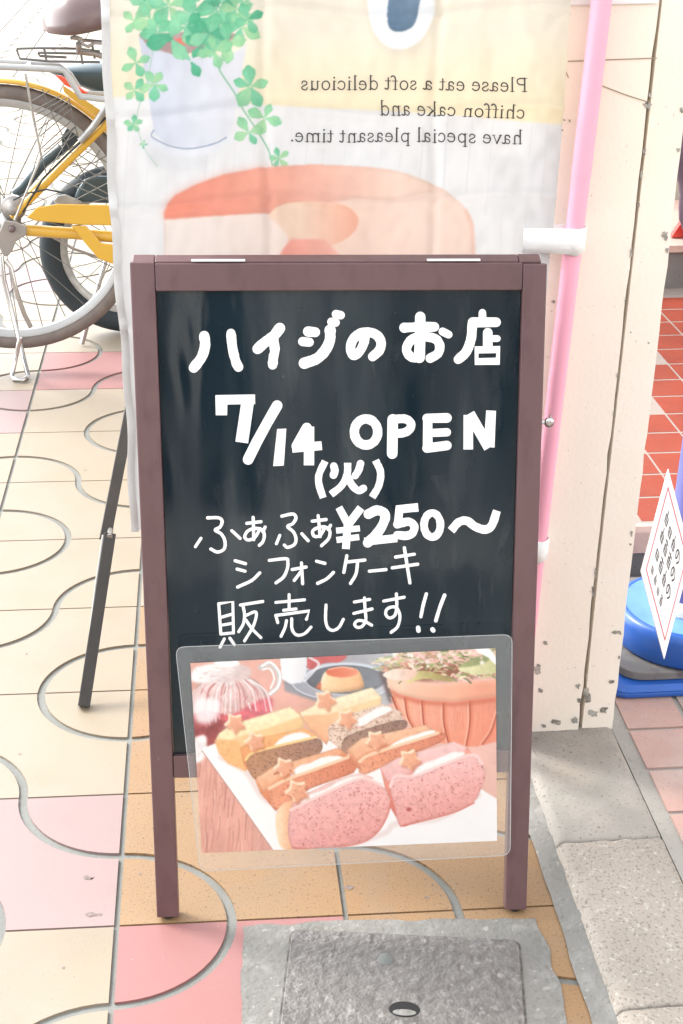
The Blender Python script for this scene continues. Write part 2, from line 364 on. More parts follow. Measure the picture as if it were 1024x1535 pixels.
M_brickg = mat('threshold_brick_worn', (.36, .30, .26), .8, var=(20, .35, .7, (.27, .22, .20), 6), speck=(200, .62, .7, (.48, .42, .38), 3, .7), bump=(120, .4, .003))
mb = MB(); mb.box((KX + .1515, -.6, -.02), (3.2, 2.6, KZ - .004), 0)
mb.box((.30, 1.742, -.02), (KX + .1512, 2.1, KZ - .0045), 0)
bx0 = KX + .172; by0 = atz(970, 1153, KZ).y
for i in range(0, 22):
    for j in range(-16, 5):
        x = bx0 + i * .1035 + .0; y = by0 + j * .103
        mi = 2 if j >= 1 and random.random() < .75 or random.random() < .12 else 1
        sk = noise.noise(Vector((x * 40, y * 40, 0))) * .003
        mb.prism([(x + .004, y + .004), (x + .0995 + sk, y + .004 + sk), (x + .0995, y + .099), (x + .004 - sk, y + .099)], KZ - .004, KZ - .0005 + sk * .3, mi)
M_cem2 = mat('threshold_cement', (.34, .325, .295), .9, var=(11, .35, .7, (.27, .255, .23), 6), speck=(180, .6, .7, (.15, .14, .125), 3, .6), bump=(120, .4, .002))
struct(mb.obj('shop_threshold', [M_cem2, M_brick, M_brickg]))
# ------------------------------------------------------------------ access cover in the concrete
M_cov = mat('cast_cover', (.135, .126, .117), .5, var=(70, .42, .6, (.095, .087, .081)), var2=(9, .4, .7, (.115, .107, .10), 4, .6), speck=(115, .56, .68, (.24, .225, .215), 3, .7), bump=(105, .75, .006, 2), spec=.6)
M_gap = mat('gap_shade', (.075, .07, .062), .95, var=(90, .4, .65, (.17, .16, .145)))  # dark sheet round the plate; shade of the recess is painted in
M_hole = mat('dark_hole', (.01, .01, .01), .9)
M_bolt = mat('dull_bolt', (.12, .13, .12), .6)
cl = [atz(438, 1397), atz(777, 1413), atz(790, 1535), atz(425, 1535)]
cw = (cl[1] - cl[0]); cdn = Vector((cw.y, -cw.x, 0)).normalized()*.30
c00 = cl[0]; c10 = cl[1]; c11 = c10 + cdn * 1.0; c01 = c00 + cdn
t = thing('access_cover', 'grey textured metal access cover set in concrete in front of the chalkboard', 'access cover', ((c00 + c11) / 2))
mb = MB()
ux = cw.normalized(); uy = cdn.normalized(); Wd = cw.length
def cfr(x, y, z): return c00 + ux * x + uy * y + Vector((0, 0, z))
hx, hy = Wd * .505, .128
outer = []
for cx_, cy_, a0 in ((.012, .012, 180), (Wd - .012, .012, 270), (Wd - .012, .288, 0), (.012, .288, 90)):
    for k in range(5):
        a = math.radians(a0 + k * 22.5); outer.append((cx_ + .012 * math.cos(a), cy_ + .012 * math.sin(a)))
mb.prism(outer, .0018, .0042, 0, cfr)
mb.obj('cover_plate', M_cov, t, bevel=.0015)
mb = MB(); cxm, cym = Wd / 2, .15; mb.prism([(cxm + (x - cxm) * 1.018, cym + (y - cym) * 1.018) for x, y in outer], .0013, .0017, 0, cfr); mb.obj('edge_gap', M_gap, t)
mb = MB(); mb.prism(ell(hx, hy, .019, .0125, 24), .0044, .0048, 0, cfr); ph = mb.obj('lifting_hole', M_hole, t)
mb = MB(); mb.prism(ell(hx, hy + .0058, .0145, .0050, 20), .0051, .0055, 0, cfr); mb.obj('hole_rubble', M_conc, t)
mb = MB(); mb.lathe([(.0, .0), (.0095, -.0001), (.0105, -.0012)], cfr(Wd * .42, .045, .0055), 20); mb.obj('bolt', M_bolt, t)
# ------------------------------------------------------------------ pillar at the shop corner
M_stucco = mat('cream_stucco', (.84, .765, .665), .8, var=(6, .4, .75, (.86, .80, .73)), var2=(3, .55, .75, (.80, .69, .54), 5, .5), speck=[(170, .70, .73, (.50, .42, .33), 2, .6), (30, .76, .79, (.30, .29, .26), 6, .8)], bump=(150, .22, .002))
M_chip = mat('bare_grey', (.40, .395, .355), .85, var=(60, .35, .65, (.16, .15, .13)), var2=(140, .5, .7, (.5, .45, .38), 4, .8))
M_thin = mat('thin_line_tone', (.30, .24, .17), .9)
PY = 1.775; TOP = 2.75
t = thing('corner_pillar', 'chipped cream rendered corner pillar behind the pink pole', 'pillar', (.5, PY + .1, KZ))
gx = lambda z: .0
edge = [onplane(990, 0, Vector((0, PY, 0)), Vector((0, 1, 0))), onplane(868, 1094, Vector((0, PY, 0)), Vector((0, 1, 0)))]
def ex_at(z, A=edge[0], B=edge[1]):
    return B.x + (A.x - B.x) * (z - B.z) / (A.z - B.z)
mb = MB(); zs = [KZ - .012 + k * (TOP - KZ) / 90 for k in range(91)]
def column(x0f, x1f, y0, y1, rough):
    V = []
    for k, z in enumerate(zs):
        r = noise.noise(Vector((z * 26, y0 * 7, 1))) * rough + noise.noise(Vector((z * 90, 2, y0))) * rough * .5
        V += [(x0f(z), y0, z), (x1f(z) + r, y0, z), (x1f(z) + r, y1, z), (x0f(z), y1, z)]
    Fs = []
    for k in range(len(zs) - 1):
        for q in range(4): Fs.append((k * 4 + q, k * 4 + (q + 1) % 4, k * 4 + 4 + (q + 1) % 4, k * 4 + 4 + q))
    n = len(zs) - 1; Fs += [(3, 2, 1, 0), (n * 4, n * 4 + 1, n * 4 + 2, n * 4 + 3)]
    mb.add(V, Fs)
column(lambda z: .425, lambda z: ex_at(z) - .002, PY, PY + .20, .0022)
mb.obj('pillar_body', M_stucco, t)
j0 = onplane(1040, 60, Vector((0, PY + .003, 0)), Vector((0, 1, 0))); j1 = onplane(919, 1078, Vector((0, PY + .003, 0)), Vector((0, 1, 0)))
mb = MB()
column(lambda z: ex_at(z) + .0035 + .002 * max(0, min(1, (.35 - z) / .25)), lambda z: j1.x + (j0.x - j1.x) * (z - j1.z) / (j0.z - j1.z), PY + .003, PY + .19, .0018)
mb.obj('door_jamb', M_stucco, t)
mb = MB()
def onp(x, y, h): return onplane(x, y, Vector((0, PY - .0006 - h, 0)), Vector((0, 1, 0)))
def onj(x, y, h): return onplane(x, y, Vector((0, PY + .0024 - h, 0)), Vector((0, 1, 0)))
rc = random.Random(5)
def chip(x, y, rx, ry, fn=onp, mi=0):
    sd = rc.random() * 50
    pl = []
    for k in range(22):
        a = 2 * math.pi * k / 22; q = .8 + .75 * noise.noise(Vector((math.cos(a) * 1.6, math.sin(a) * 1.6, sd))) + .5 * noise.noise(Vector((math.cos(a) * 4, math.sin(a) * 4, sd)))
        pl.append((x + rx * q * math.cos(a), y + ry * q * math.sin(a)))
    sheet(mb, pl, fn, rc.random() * .0003, mi)
for c in [(970, 158, 7, 6), (975, 142, 3, 4), (966, 227, 3, 6), (961, 262, 2, 7), (957, 308, 2, 6), (830, 452, 3, 2.5), (846, 180, 2, 1.5), (854, 181, 2, 2),
          (818, 964, 4, 3), (806, 1005, 6, 9), (866, 1028, 4, 4), (811, 1035, 5, 4), (868, 1050, 4, 4), (893, 858, 2, 8), (889, 886, 2.5, 9), (880, 1015, 1.5, 7),
          (862, 1080, 5, 4), (835, 1083, 10, 3.5), (815, 1088, 5, 3), (946, 380, 2, 7), (938, 450, 1.5, 5), (926, 563, 2, 5), (920, 620, 1.5, 4), (843, 195, 1.5, 1.5)]: chip(*c)
for c in [(998, 353, 6, 7), (947, 800, 2, 5), (945, 816, 2, 2), (880, 1042, 6, 16), (916, 1022, 5, 3), (928, 985, 2, 3), (905, 1065, 6, 5), (925, 948, 9, 3), (1000, 375, 3, 4), (946, 498, 1.6, 1.6), (972, 514, 1.5, 1.5), (889, 1070, 9, 5), (1022, 165, 3, 5), (1017, 225, 3, 4)]: chip(*c, fn=onj)
mb.obj('paint_chip', M_chip, t)
mb = MB()
for pts in ([(852, 92), (905, 90), (985, 87)], [(903, 129), (940, 143), (972, 153)], [(847, 105), (852, 116)]):
    ribbon(mb, pts, 1.6, onp, .0004, smooth=False)  # thin dark lines across the pillar face
mb.obj('thin_line', M_thin, t)
M_paper = mat('white_paper', (.80, .80, .79), .6)
mb = MB(); a = onp(853, 7, 0); b = onplane(1019, 1, Vector((0, PY, 0)), Vector((0, 1, 0)))
mb.hull([(a.x, PY - .002, a.z), (ex_at(a.z) - .004, PY - .002, a.z + .002), (ex_at(1.5) - .004, PY - .002, a.z + .3), (a.x, PY - .002, a.z + .3)],
        [(a.x, PY - .0035, a.z), (ex_at(a.z) - .004, PY - .0035, a.z + .002), (ex_at(1.5) - .004, PY - .0035, a.z + .3), (a.x, PY - .0035, a.z + .3)])
tag(mb.obj('pasted_notice', M_paper), 'white sheet pasted high on the cream pillar, lower edge at the top of the photo', 'notice')
# ------------------------------------------------------------------ shop entrance beyond the pillar
M_otile = mat('orange_floor_tile', (.265, .044, .023), .5, var=(9, .35, .7, (.21, .036, .02)), var2=(40, .5, .7, (.23, .05, .03), 6, .7), speck=(200, .66, .72, (.55, .2, .12), 2, .5), bump=(120, .15, .002))
M_grout = mat('white_grout', (.27, .225, .20), .85)
M_stonep = mat('pink_nosing', (.52, .37, .32), .7, var=(25, .35, .7, (.45, .31, .27)), bump=(90, .3, .003))
M_grey = mat('grey_cement', (.17, .16, .155), .85, var=(12, .35, .7, (.12, .11, .105)), speck=(90, .66, .72, (.05, .05, .05), 2, .8))
PZ = .14; F0 = atz(955, 787, PZ).y; B0 = atz(1005, 432, PZ).y
mb = MB(); foot = [(.70, F0 + .006), (2.6, F0 + .006), (2.6, B0), (1.02, B0), (1.02, 3.1)]
mb.prism(foot, KZ - .03, PZ - .0006, 1)
gr = .1035
def inside(x, y): return x > (.70 + (y - F0) / (3.1 - F0) * .32 if y < 3.1 else 1.02)
ty0 = F0 + .012; txo = atz(990, 467, PZ).x - 8 * gr
for i in range(24):
    for j in range(40):
        x = txo + i * gr; y = ty0 + j * gr
        if y + gr > B0 or not inside(x, y) or x > 2.5: continue
        mb.prism([(x + .0026, y + .0036), (x + gr - .0026, y + .0036), (x + gr - .0026, y + gr - .0036), (x + .0026, y + gr - .0036)], PZ - .0006, PZ, 0)
struct(mb.obj('entrance_floor', [M_otile, M_grout]))
mb = MB(); nz = [(F0 - .008, PZ - .055), (F0 - .008, PZ - .012), (F0 - .003, PZ - .002), (F0 + .006, PZ)] + [(F0 + .006, PZ - .055)]
mb.hull([(.70, y, z) for y, z in nz], [(2.6, y, z) for y, z in nz], 0)
mb.box((.70, F0 + .0005, KZ - .02), (2.6, F0 + .0055, PZ - .056), 1)
struct(mb.obj('step_nosing', [M_stonep, M_grey]))
mb = MB(); mb.box((.66, 2.02, KZ - .03), (3.0, F0 - .001, KZ + .002)); struct(mb.obj('cement_apron', M_grey))
mb = MB(); mb.box((1.02, B0, 0), (2.9, B0 + .06, PZ + .105), 0); mb.box((1.02, B0 - .012, PZ + .106), (2.9, B0 + .5, PZ + .125), 1)
struct(mb.obj('inner_step', [M_grey, M_stonep]))
M_wall = mat('plain_render', (.62, .55, .46), .85, var=(3, .4, .7, (.55, .48, .40)), bump=(60, .3, .003))
t = thing('shop_building', 'plain cream shop wall at the back of the orange tiled entrance', 'building', (1.6, 4, 0))
mb = MB()
mb.box((1.0, 4.45, 0), (3.2, 4.6, TOP)); mb.box((2.9, 1.4, 0), (3.1, 4.449, TOP)); mb.obj('wall', M_wall, t)
mb = MB(); mb.box((1.0, 4.40, TOP + .002), (3.2, 4.65, TOP + .08)); mb.obj('parapet', M_wall, t)
# ------------------------------------------------------------------ banner, pole
BY = 1.752
bl = atY(148, 0, BY).x; br_ = atY(855, 0, BY).x; zb = atY(205, 795, BY).z; zt_ = 1.93
def bdisp(x, z):
    d = .0035 * math.sin(x * 24 + math.sin(z * 8) * 1.3) + .0025 * math.sin(z * 13 + x * 7)
    d += .0042 * noise.noise(Vector((x * 20, z * 16, 0))) + .0016 * noise.noise(Vector((x * 60, z * 48, 7)))
    for zc in (.985, .875, .72, 1.10): d -= .0042 * math.exp(-((z - zc - .006 * math.sin(x * 20)) / .007) ** 2)
    for xc in (.081, .292): d -= .0042 * math.exp(-((x - xc - .003 * math.sin(z * 17)) / .007) ** 2)
    d += .0035 * math.exp(-((x - bl) / .02) ** 2) * math.sin(z * 23)
    return min(max(d, -.009), .009)
def onb(x, y, h):
    p = atY(x, y, BY); p.y += bdisp(p.x, p.z) - .0007 - h; return p
M_hem = mat('banner_hem', (.56, .56, .555), .75, bump=(220, .5, .001))
t = thing('shop_banner', 'white and yellow cloth banner with mirrored cake and plant print on the pink pole', 'banner', ((bl + br_) / 2, BY, zb))
def px3(L): return [(150 + x / 2.926, y / 2.926) for x, y in L]
def px4(L): return [(420 + x / 2.133, y / 2.133) for x, y in L]
def bx_at(u, z):
    xl = bl + .0018 * math.sin(z * 13) + .0012 * math.sin(z * 47); return xl + (br_ - xl + .002 * math.sin(z * 15)) * u
NX = 470; zrow = np.concatenate([np.linspace(zb, .80, 120, endpoint=False), np.linspace(.80, 1.125, 330, endpoint=False), np.linspace(1.125, zt_, 70)]); NZ = len(zrow)
VB = np.zeros((NZ, NX, 3)); PX = np.zeros((NZ, NX, 2)); RT = ROT.transposed()
for k, z in enumerate(zrow):
    for i in range(NX):
        x = bx_at(i / (NX - 1), z); VB[k, i] = (x, BY + bdisp(x, z), z + .003 * math.sin(i * .083) * (1 if k == 0 else 0))
RTn = np.array(RT); q_ = (VB * [1, 0, 1] + [0, BY, -H]) @ RTn.T; PX = q_[..., :2] / q_[..., 2:] * F + [CX, CY]
cv = Canvas(np.arange(140, 862, 1.0), np.arange(-190, 800, 1.0), 4)
cv.I[:] = (241, 241, 242)
cv.I *= (1 + .03 * cv.noise((slice(None), slice(None)), 160, 3))[..., None]
rb = random.Random(12)
for q in range(26):
    x = 170 + q * 27 + rb.uniform(-9, 9); y0 = rb.uniform(165, 235); cv.line([(x, y0), (x - 5, y0 + 60), (x - 11, y0 + rb.uniform(90, 190))], rb.uniform(.8, 2.2), (222, 222, 226), 1, rb.uniform(.25, .6))
cv.fill([(100, -220), (900, -220), (900, 192), (832, 186), (700, 174), (520, 163), (420, 158), (300, 150), (100, 141)], (249, 241, 224), soft=1.2, to=(253, 239, 204), dirn=((0, 40), (0, 170)), nz=(90, .03))
cv.fill(px4([(680, 500), (740, 495), (840, 505), (835, 560), (790, 620), (790, 700), (700, 690), (672, 600)]), (228, 229, 231), True, soft=6, nz=(30, .05), a=.7)
cv.fill(px3([(165, 560), (300, 660), (480, 690), (440, 735), (300, 750), (190, 690)]), (226, 227, 232), True, soft=6, a=.8)
cv.fill(px3([(210, 588), (240, 606), (310, 638), (400, 652), (500, 634), (585, 592), (592, 622), (500, 672), (400, 690), (290, 674), (222, 632)]), (230, 234, 243), soft=1, to=(240, 242, 247), dirn=(px3([(230, 0)])[0], px3([(590, 0)])[0]))
cv.fill(px3([(168, 155), (240, 212), (350, 248), (480, 255), (600, 228), (645, 195), (622, 330), (592, 500), (574, 590), (480, 638), (380, 650), (290, 628), (240, 590), (212, 420)]), (214, 220, 235), soft=1, to=(234, 236, 243), dirn=(px3([(220, 0)])[0], px3([(600, 0)])[0]), nz=(50, .04))
cv.line(px3([(236, 570), (226, 590), (240, 608), (310, 640), (400, 652), (500, 634), (555, 606)]), 2.4, (164, 178, 200), .8, .9)
cv.fill(px3([(166, 150), (240, 150), (420, 140), (600, 150), (590, 185), (500, 200), (350, 249), (258, 222), (200, 190)]), (184, 158, 156), soft=.8, nz=(14, .12))
cv.fill(px3([(328, 172), (395, 162), (384, 198), (335, 208)]), (238, 132, 122), soft=.7); cv.fill(px3([(400, 112), (432, 112), (425, 132), (402, 132)]), (232, 138, 122), soft=.7); cv.fill(px3([(500, 190), (540, 165), (585, 152), (575, 185)]), (200, 158, 152), soft=.7)
LC = [((150, 221, 184), (116, 205, 160)), ((108, 199, 160), (84, 182, 140)), ((176, 229, 178), (142, 214, 168)), ((132, 212, 176), (158, 226, 182)), ((190, 232, 182), (160, 222, 172))]
def leaf(x, y, L, ang, ci):
    c, sn = math.cos(ang), math.sin(ang); wv = L * rb.uniform(.25, .33); f_ = lambda u, v: (x + u * L * c - v * wv * sn, y + u * L * sn + v * wv * c); c0, c1 = LC[ci]
    cv.fill([f_(u, v) for u, v in [(.03, 0), (.22, -.42), (.5, -.92), (.72, -.98), (.86, -.62), (1, -.06), (1, .06), (.86, .62), (.72, .98), (.5, .92), (.22, .42)]], c0, True, soft=.6, to=c1, dirn=(f_(0, -.6), f_(.9, .7)), nz=(7, .05), edge=(2.0, .05), a=.95)
    cv.line([f_(.05, 0), f_(.6, .04), f_(.95, 0)], .8, tuple(q * .93 for q in c1), .7, .6)
def cluster(x, y, r, n=5, a0=None, pal=(0, 2, 2, 4)):
    (x, y), = px3([(x, y)]); r /= 2.926; a0 = rb.uniform(0, 6.28) if a0 is None else a0
    for k in range(n): leaf(x, y, r * rb.uniform(.85, 1.12), a0 + k * 2 * math.pi / n + rb.uniform(-.18, .18), rb.choice(pal))
cv.line(px3([(570, 248), (520, 295), (590, 410), (640, 500), (700, 590), (740, 660), (756, 725)]), 2.2, (140, 196, 160), .7); cv.line(px3([(238, 190), (205, 370), (170, 470), (165, 545), (195, 650), (252, 728)]), 1.3, (176, 208, 186), .7, .9)
for c in [(220, -60, 105), (330, -90, 110, 5, None, (0, 1, 3)), (450, -70, 105), (560, -60, 95, 5, None, (0, 1, 3)), (270, -170, 100), (400, -190, 100, 5, None, (1, 3)), (500, -160, 90), (340, -260, 80, 5, None, (2, 4)), (150, -60, 80), (620, -40, 70)] + [(150, 92, 66, 4, 2.2), (225, 85, 90), (300, 25, 105), (420, 80, 112, 5, None, (0, 1, 3)), (520, 40, 105, 5, None, (0, 1, 3)), (600, 40, 80), (620, 120, 88), (380, 120, 88, 5, None, (1, 1, 3)), (250, 150, 85, 5, None, (1, 0, 3)), (310, 170, 105, 3, .9, (1, 3)), (440, 205, 70, 4, None, (1, 3)), (200, 10, 70, 4, None, (1, 3)), (480, 150, 95, 5, None, (0, 1, 3)), (560, 190, 90, 4, 0, (2, 4, 0)), (500, 225, 80, 4, 1.2, (2, 0)), (650, 85, 75, 4, -.5, (0, 1))]: cluster(*c)
for c in [(660, 382, 92, 5, -1.5), (722, 515, 76, 4, -1.1), (652, 582, 72, 4, -2.0), (785, 695, 48, 5, -1.8), (398, 270, 70, 2, .9, (1, 3)), (158, 275, 78, 4, -1.9), (240, 370, 68, 5, .3), (152, 395, 58, 4, -.8), (148, 540, 42, 5, -1.6), (192, 632, 18, 4, 0)]: cluster(*c)
cv.fill(px4([(272, 0), (288, 90), (330, 160), (385, 182), (450, 160), (500, 80), (512, -30), (400, -60), (280, -60)]), (236, 226, 208), True, soft=5, a=.9)
cv.fill(px4([(280, -20), (290, 80), (330, 140), (380, 160), (440, 138), (485, 70), (492, -20), (440, -80), (340, -80)]), (243, 246, 249), True, soft=1)
cv.fill(px4([(350, -20), (341, 50), (352, 92), (385, 102), (425, 84), (440, 40), (450, -20), (430, -70), (370, -70)]), (98, 124, 150), True, soft=.8, to=(122, 146, 168), dirn=(px4([(340, 90)])[0], px4([(450, -10)])[0]), nz=(12, .07))
top_ = [(246, 327), (247, 316), (252, 304), (264, 292), (294, 277), (335, 263), (390, 252), (430, 248.5), (470, 246.5), (515, 248), (550, 251), (585, 256), (612, 263), (640, 273), (670, 287), (692, 305), (705, 322), (711, 338)]
cv.fill(top_ + [(713, 470), (700, 560), (600, 590), (420, 600), (250, 590)], (252, 216, 198), soft=1, to=(253, 226, 212), dirn=((420, 0), (640, 0)), nz=(60, .025), edge=(7, .05))
cv.fill(top_[:15] + [(640, 290), (585, 300), (530, 296), (500, 302), (470, 303), (432, 304), (404, 320.5)], (246, 158, 136), soft=1.6, to=(253, 222, 206), dirn=((330, 0), (600, 0)), nz=(40, .05), edge=(4, .05))
cv.fill(top_[:8] + [(400, 262), (372, 290), (345, 312), (330, 323.5)], (245, 150, 128), soft=7, to=(249, 180, 160), dirn=((250, 0), (400, 0)), nz=(25, .05), a=.75)
cv.fill([(247, 329), (404, 320.5), (432, 346), (428, 420), (415, 600), (250, 590)], (249, 238, 231), soft=1.2, to=(250, 230, 220), dirn=((250, 0), (430, 0)), nz=(60, .02))
cv.fill([(404, 320), (432, 303), (470, 300), (512, 305), (536, 324), (530, 348), (500, 366), (470, 372), (440, 362), (420, 340)], (253, 222, 200), True, soft=1.2, to=(250, 184, 160), dirn=((450, 0), (540, 0)), nz=(40, .04))
cv.fill([(412, 395), (425, 372), (436, 358), (487, 357), (506, 378), (524, 420), (545, 600), (425, 600)], (248, 168, 152), soft=1.6, to=(251, 196, 180), dirn=((420, 0), (520, 0)), nz=(30, .05))
cv.line([(700, 318), (709, 345), (712, 420)], 6, (247, 200, 184), 5, .6)
ix = np.clip((PX[..., 0] - cv.xs[0]), 0, len(cv.xs) - 1.001); iy = np.clip((PX[..., 1] - cv.ys[0]), 0, len(cv.ys) - 1.001); i0 = ix.astype(int); j0 = iy.astype(int); fu = (ix - i0)[..., None]; fv = (iy - j0)[..., None]; I_ = cv.I
RGB = (I_[j0, i0] * (1 - fu) + I_[j0, i0 + 1] * fu) * (1 - fv) + (I_[j0 + 1, i0] * (1 - fu) + I_[j0 + 1, i0 + 1] * fu) * fv
M_cloth = print_mat('banner_cloth', .8, transl=.35, bump=(700, .15, .001))
cloth = colour_mesh('cloth', VB, NX, NZ, lin_np(RGB) * .53, M_cloth, t)
nzg = 300
mb = MB()
V = []
for k in range(nzg + 1):
    z = zb + (zt_ - zb) * k / nzg
    for i in range(3):
        x = bx_at(0, z) - .0008 + .0052 * i; V.append((x, BY + bdisp(x, z) - .0026 + .0006 * math.cos(i * 3), z))
mb.add(V, [(k * 3 + i, k * 3 + i + 1, k * 3 + 4 + i, k * 3 + 3 + i) for k in range(nzg) for i in range(2)], 0, True)
mb.obj('hem', M_hem, cloth)
# mirrored serif lettering
GL = {'P': (.58, [(.085, [(.14, 0), (.14, .66)]), (.04, [(.03, .012), (.26, .012)]), (.04, [(.03, .648), (.2, .648)]), (.07, [(.14, .64), (.34, .64), (.47, .57), (.47, .42), (.35, .34), (.15, .33)])]),
 'l': (.27, [(.085, [(.135, 0), (.135, .69)]), (.035, [(.04, .012), (.235, .012)]), (.035, [(.04, .675), (.135, .68)])]),
 'e': (.46, [(.045, [(.09, .25), (.38, .26)]), (.07, [(.38, .26), (.35, .38), (.25, .43), (.13, .37), (.075, .22), (.12, .07), (.23, .015), (.33, .04), (.39, .11)])]),
 'a': (.45, [(.075, [(.09, .33), (.13, .41), (.23, .43), (.3, .37), (.3, .1), (.34, .02), (.43, .05)]), (.06, [(.3, .26), (.15, .21), (.085, .12), (.14, .02), (.23, .03), (.3, .1)])]),
 's': (.39, [(.065, [(.31, .32), (.28, .41), (.18, .43), (.09, .37), (.1, .28), (.2, .22), (.3, .16), (.32, .08), (.24, .015), (.12, .02), (.065, .11)])]),
 't': (.32, [(.075, [(.14, .57), (.14, .1), (.19, .02), (.29, .06)]), (.045, [(.03, .425), (.28, .425)])]),
 'o': (.51, [(.07, [(.25 + .175 * math.cos(a * .5236), .22 + .21 * math.sin(a * .5236)) for a in range(13)])]),
 'f': (.33, [(.075, [(.14, 0), (.14, .5), (.18, .64), (.26, .68), (.34, .63)]), (.04, [(.03, .425), (.29, .425)]), (.035, [(.05, .012), (.24, .012)])]),
 'd': (.53, [(.08, [(.39, 0), (.39, .69)]), (.035, [(.3, .68), (.39, .68)]), (.035, [(.39, .012), (.48, .02)]), (.065, [(.38, .36), (.28, .43), (.17, .41), (.085, .3), (.085, .14), (.16, .03), (.26, .015), (.38, .1)])]),
 'i': (.27, [(.085, [(.135, 0), (.135, .43)]), (.035, [(.04, .012), (.235, .012)]), (.035, [(.04, .42), (.135, .425)]), (.1, [(.13, .60), (.132, .602)])]),
 'c': (.44, [(.068, [(.37, .33), (.32, .41), (.22, .43), (.11, .36), (.075, .22), (.12, .07), (.22, .015), (.32, .04), (.39, .11)])]),
 'u': (.54, [(.075, [(.13, .43), (.13, .1), (.19, .025), (.28, .025), (.39, .1)]), (.08, [(.39, 0), (.39, .43)]), (.035, [(.04, .42), (.13, .42)]), (.035, [(.3, .42), (.39, .42)]), (.035, [(.39, .012), (.48, .02)])]),
 'h': (.54, [(.08, [(.13, 0), (.13, .69)]), (.075, [(.13, .32), (.22, .41), (.32, .42), (.39, .34), (.39, 0)]), (.035, [(.04, .012), (.23, .012)]), (.035, [(.3, .012), (.49, .012)]), (.035, [(.04, .68), (.13, .68)])]),
 'n': (.54, [(.08, [(.13, 0), (.13, .43)]), (.075, [(.13, .32), (.22, .41), (.32, .42), (.39, .34), (.39, 0)]), (.035, [(.04, .012), (.23, .012)]), (.035, [(.3, .012), (.49, .012)]), (.035, [(.04, .42), (.13, .42)])]),
 'm': (.80, [(.08, [(.13, 0), (.13, .43)]), (.075, [(.13, .32), (.22, .41), (.31, .42), (.38, .34), (.38, 0)]), (.075, [(.38, .32), (.48, .41), (.58, .42), (.65, .34), (.65, 0)]), (.035, [(.04, .012), (.23, .012)]), (.035, [(.3, .012), (.47, .012)]), (.035, [(.56, .012), (.75, .012)]), (.035, [(.04, .42), (.13, .42)])]),
 'k': (.52, [(.08, [(.13, 0), (.13, .69)]), (.05, [(.13, .19), (.39, .42)]), (.08, [(.22, .27), (.42, .01)]), (.035, [(.04, .012), (.23, .012)]), (.035, [(.32, .42), (.47, .42)]), (.035, [(.32, .012), (.5, .012)]), (.035, [(.04, .68), (.13, .68)])]),
 'v': (.46, [(.08, [(.06, .42), (.23, .01)]), (.05, [(.23, .01), (.39, .42)]), (.035, [(.0, .42), (.14, .42)]), (.035, [(.31, .42), (.46, .42)])]),
 'p': (.54, [(.08, [(.13, -.2), (.13, .43)]), (.065, [(.13, .34), (.24, .42), (.35, .4), (.43, .3), (.43, .14), (.36, .04), (.26, .015), (.14, .09)]), (.035, [(.04, -.19), (.23, -.19)]), (.035, [(.04, .42), (.13, .42)])]),
 '.': (.22, [(.11, [(.1, .05), (.102, .052)])]), ' ': (.26, [])}
M_ink = mat('banner_ink', (.055, .05, .05), .8)
mb = MB(); k_ = [0]
def mtext(s, x0, y0, x1, y1, em):
    W_ = sum(GL[c][0] for c in s); kx = (x1 - x0) / W_; pos = 0
    for c in s:
        adv, st = GL[c]
        for wd, pts in st:
            k_[0] += 1
            P = []
            for u, v in pts:
                X = x0 + (pos + u) * kx; P.append((X, y0 + (y1 - y0) * (pos + u) / W_ - v * em))
            ribbon(mb, P, wd * em * .95, onb, .0011 + (k_[0] % 7) * 2e-5, smooth=len(pts) > 2, cap=True)
        pos += adv
mtext('Please eat a soft delicious', 790, 136.5, 450, 134, 30.5)
mtext('chiffon cake and', 786, 176.5, 568, 172, 30.5)
mtext('have special pleasant time.', 783, 215, 434, 211.5, 30.5)
mb.obj('lettering', M_ink, cloth)
# pole with cloth loops
p0 = atY(902, 0, BY + .001); p1 = atY(800, 870, BY + .001); dr = (p0 - p1)
M_pole = mat('pink_plastic', (.86, .39, .50), .6, var=(3, .4, .7, (.84, .36, .47)))
def pole_at(z): return p1 + dr * ((z - p1.z) / dr.z)
PB = pole_at(0.006)
mb = MB(); mb.tube([pole_at(.012), pole_at(.9)], .0122, 20); mb.tube([pole_at(.9), pole_at(2.05)], .0128, 20)
pt = thing('banner_pole', 'slim pink banner pole standing against the cream pillar', 'pole', PB)
mb.obj('tube', M_pole, pt)
mb = MB(); mb.lathe([(0, -.006), (.015, -.006), (.0155, .03), (.0135, .034)], PB + Vector((0, 0, .007)), 20); mb.obj('end_cap', M_hole, pt)
M_loop = mat('loop_cloth', (.84, .84, .835), .9, bump=(160, .4, .002))
def loop(ya, yb, xl, xr):
    mb = MB(); zc = atY(xr, (ya + yb) / 2, BY).z; hw = abs(atY(xr, ya, BY).z - atY(xr, yb, BY).z) / 2
    c = pole_at(zc); xa = atY(xl, (ya + yb) / 2, BY - .012).x; pr = .0152
    prof = [(xa, BY - .006), (xa + (c.x - xa) * .35, BY - .009), (c.x - .012, c.y - pr * 1.05)]
    for k in range(13):
        a = math.radians(-110 + k * 17); prof.append((c.x + pr * math.cos(a) * 1.05, c.y + pr * math.sin(a)))
    prof += [(c.x - .014, c.y + pr * .8), (xa + .012, BY + .0095)]
    V = []
    for k, (x, y) in enumerate(prof):
        sx = .0016 * math.sin(k * 1.1)
        V += [(x, y, zc - hw + sx - .002 * math.sin(k * .4)), (x - .0003, y - .0003, zc), (x, y, zc + hw + sx * .4)]
    n = len(prof)
    mb.add(V, [(k * 3 + q, k * 3 + 3 + q, k * 3 + 4 + q, k * 3 + 1 + q) for k in range(n - 1) for q in range(2)], 0, True)
    o = mb.obj('pole_loop', M_loop, t); sm = o.modifiers.new('thick', 'SOLIDIFY'); sm.thickness = .0012
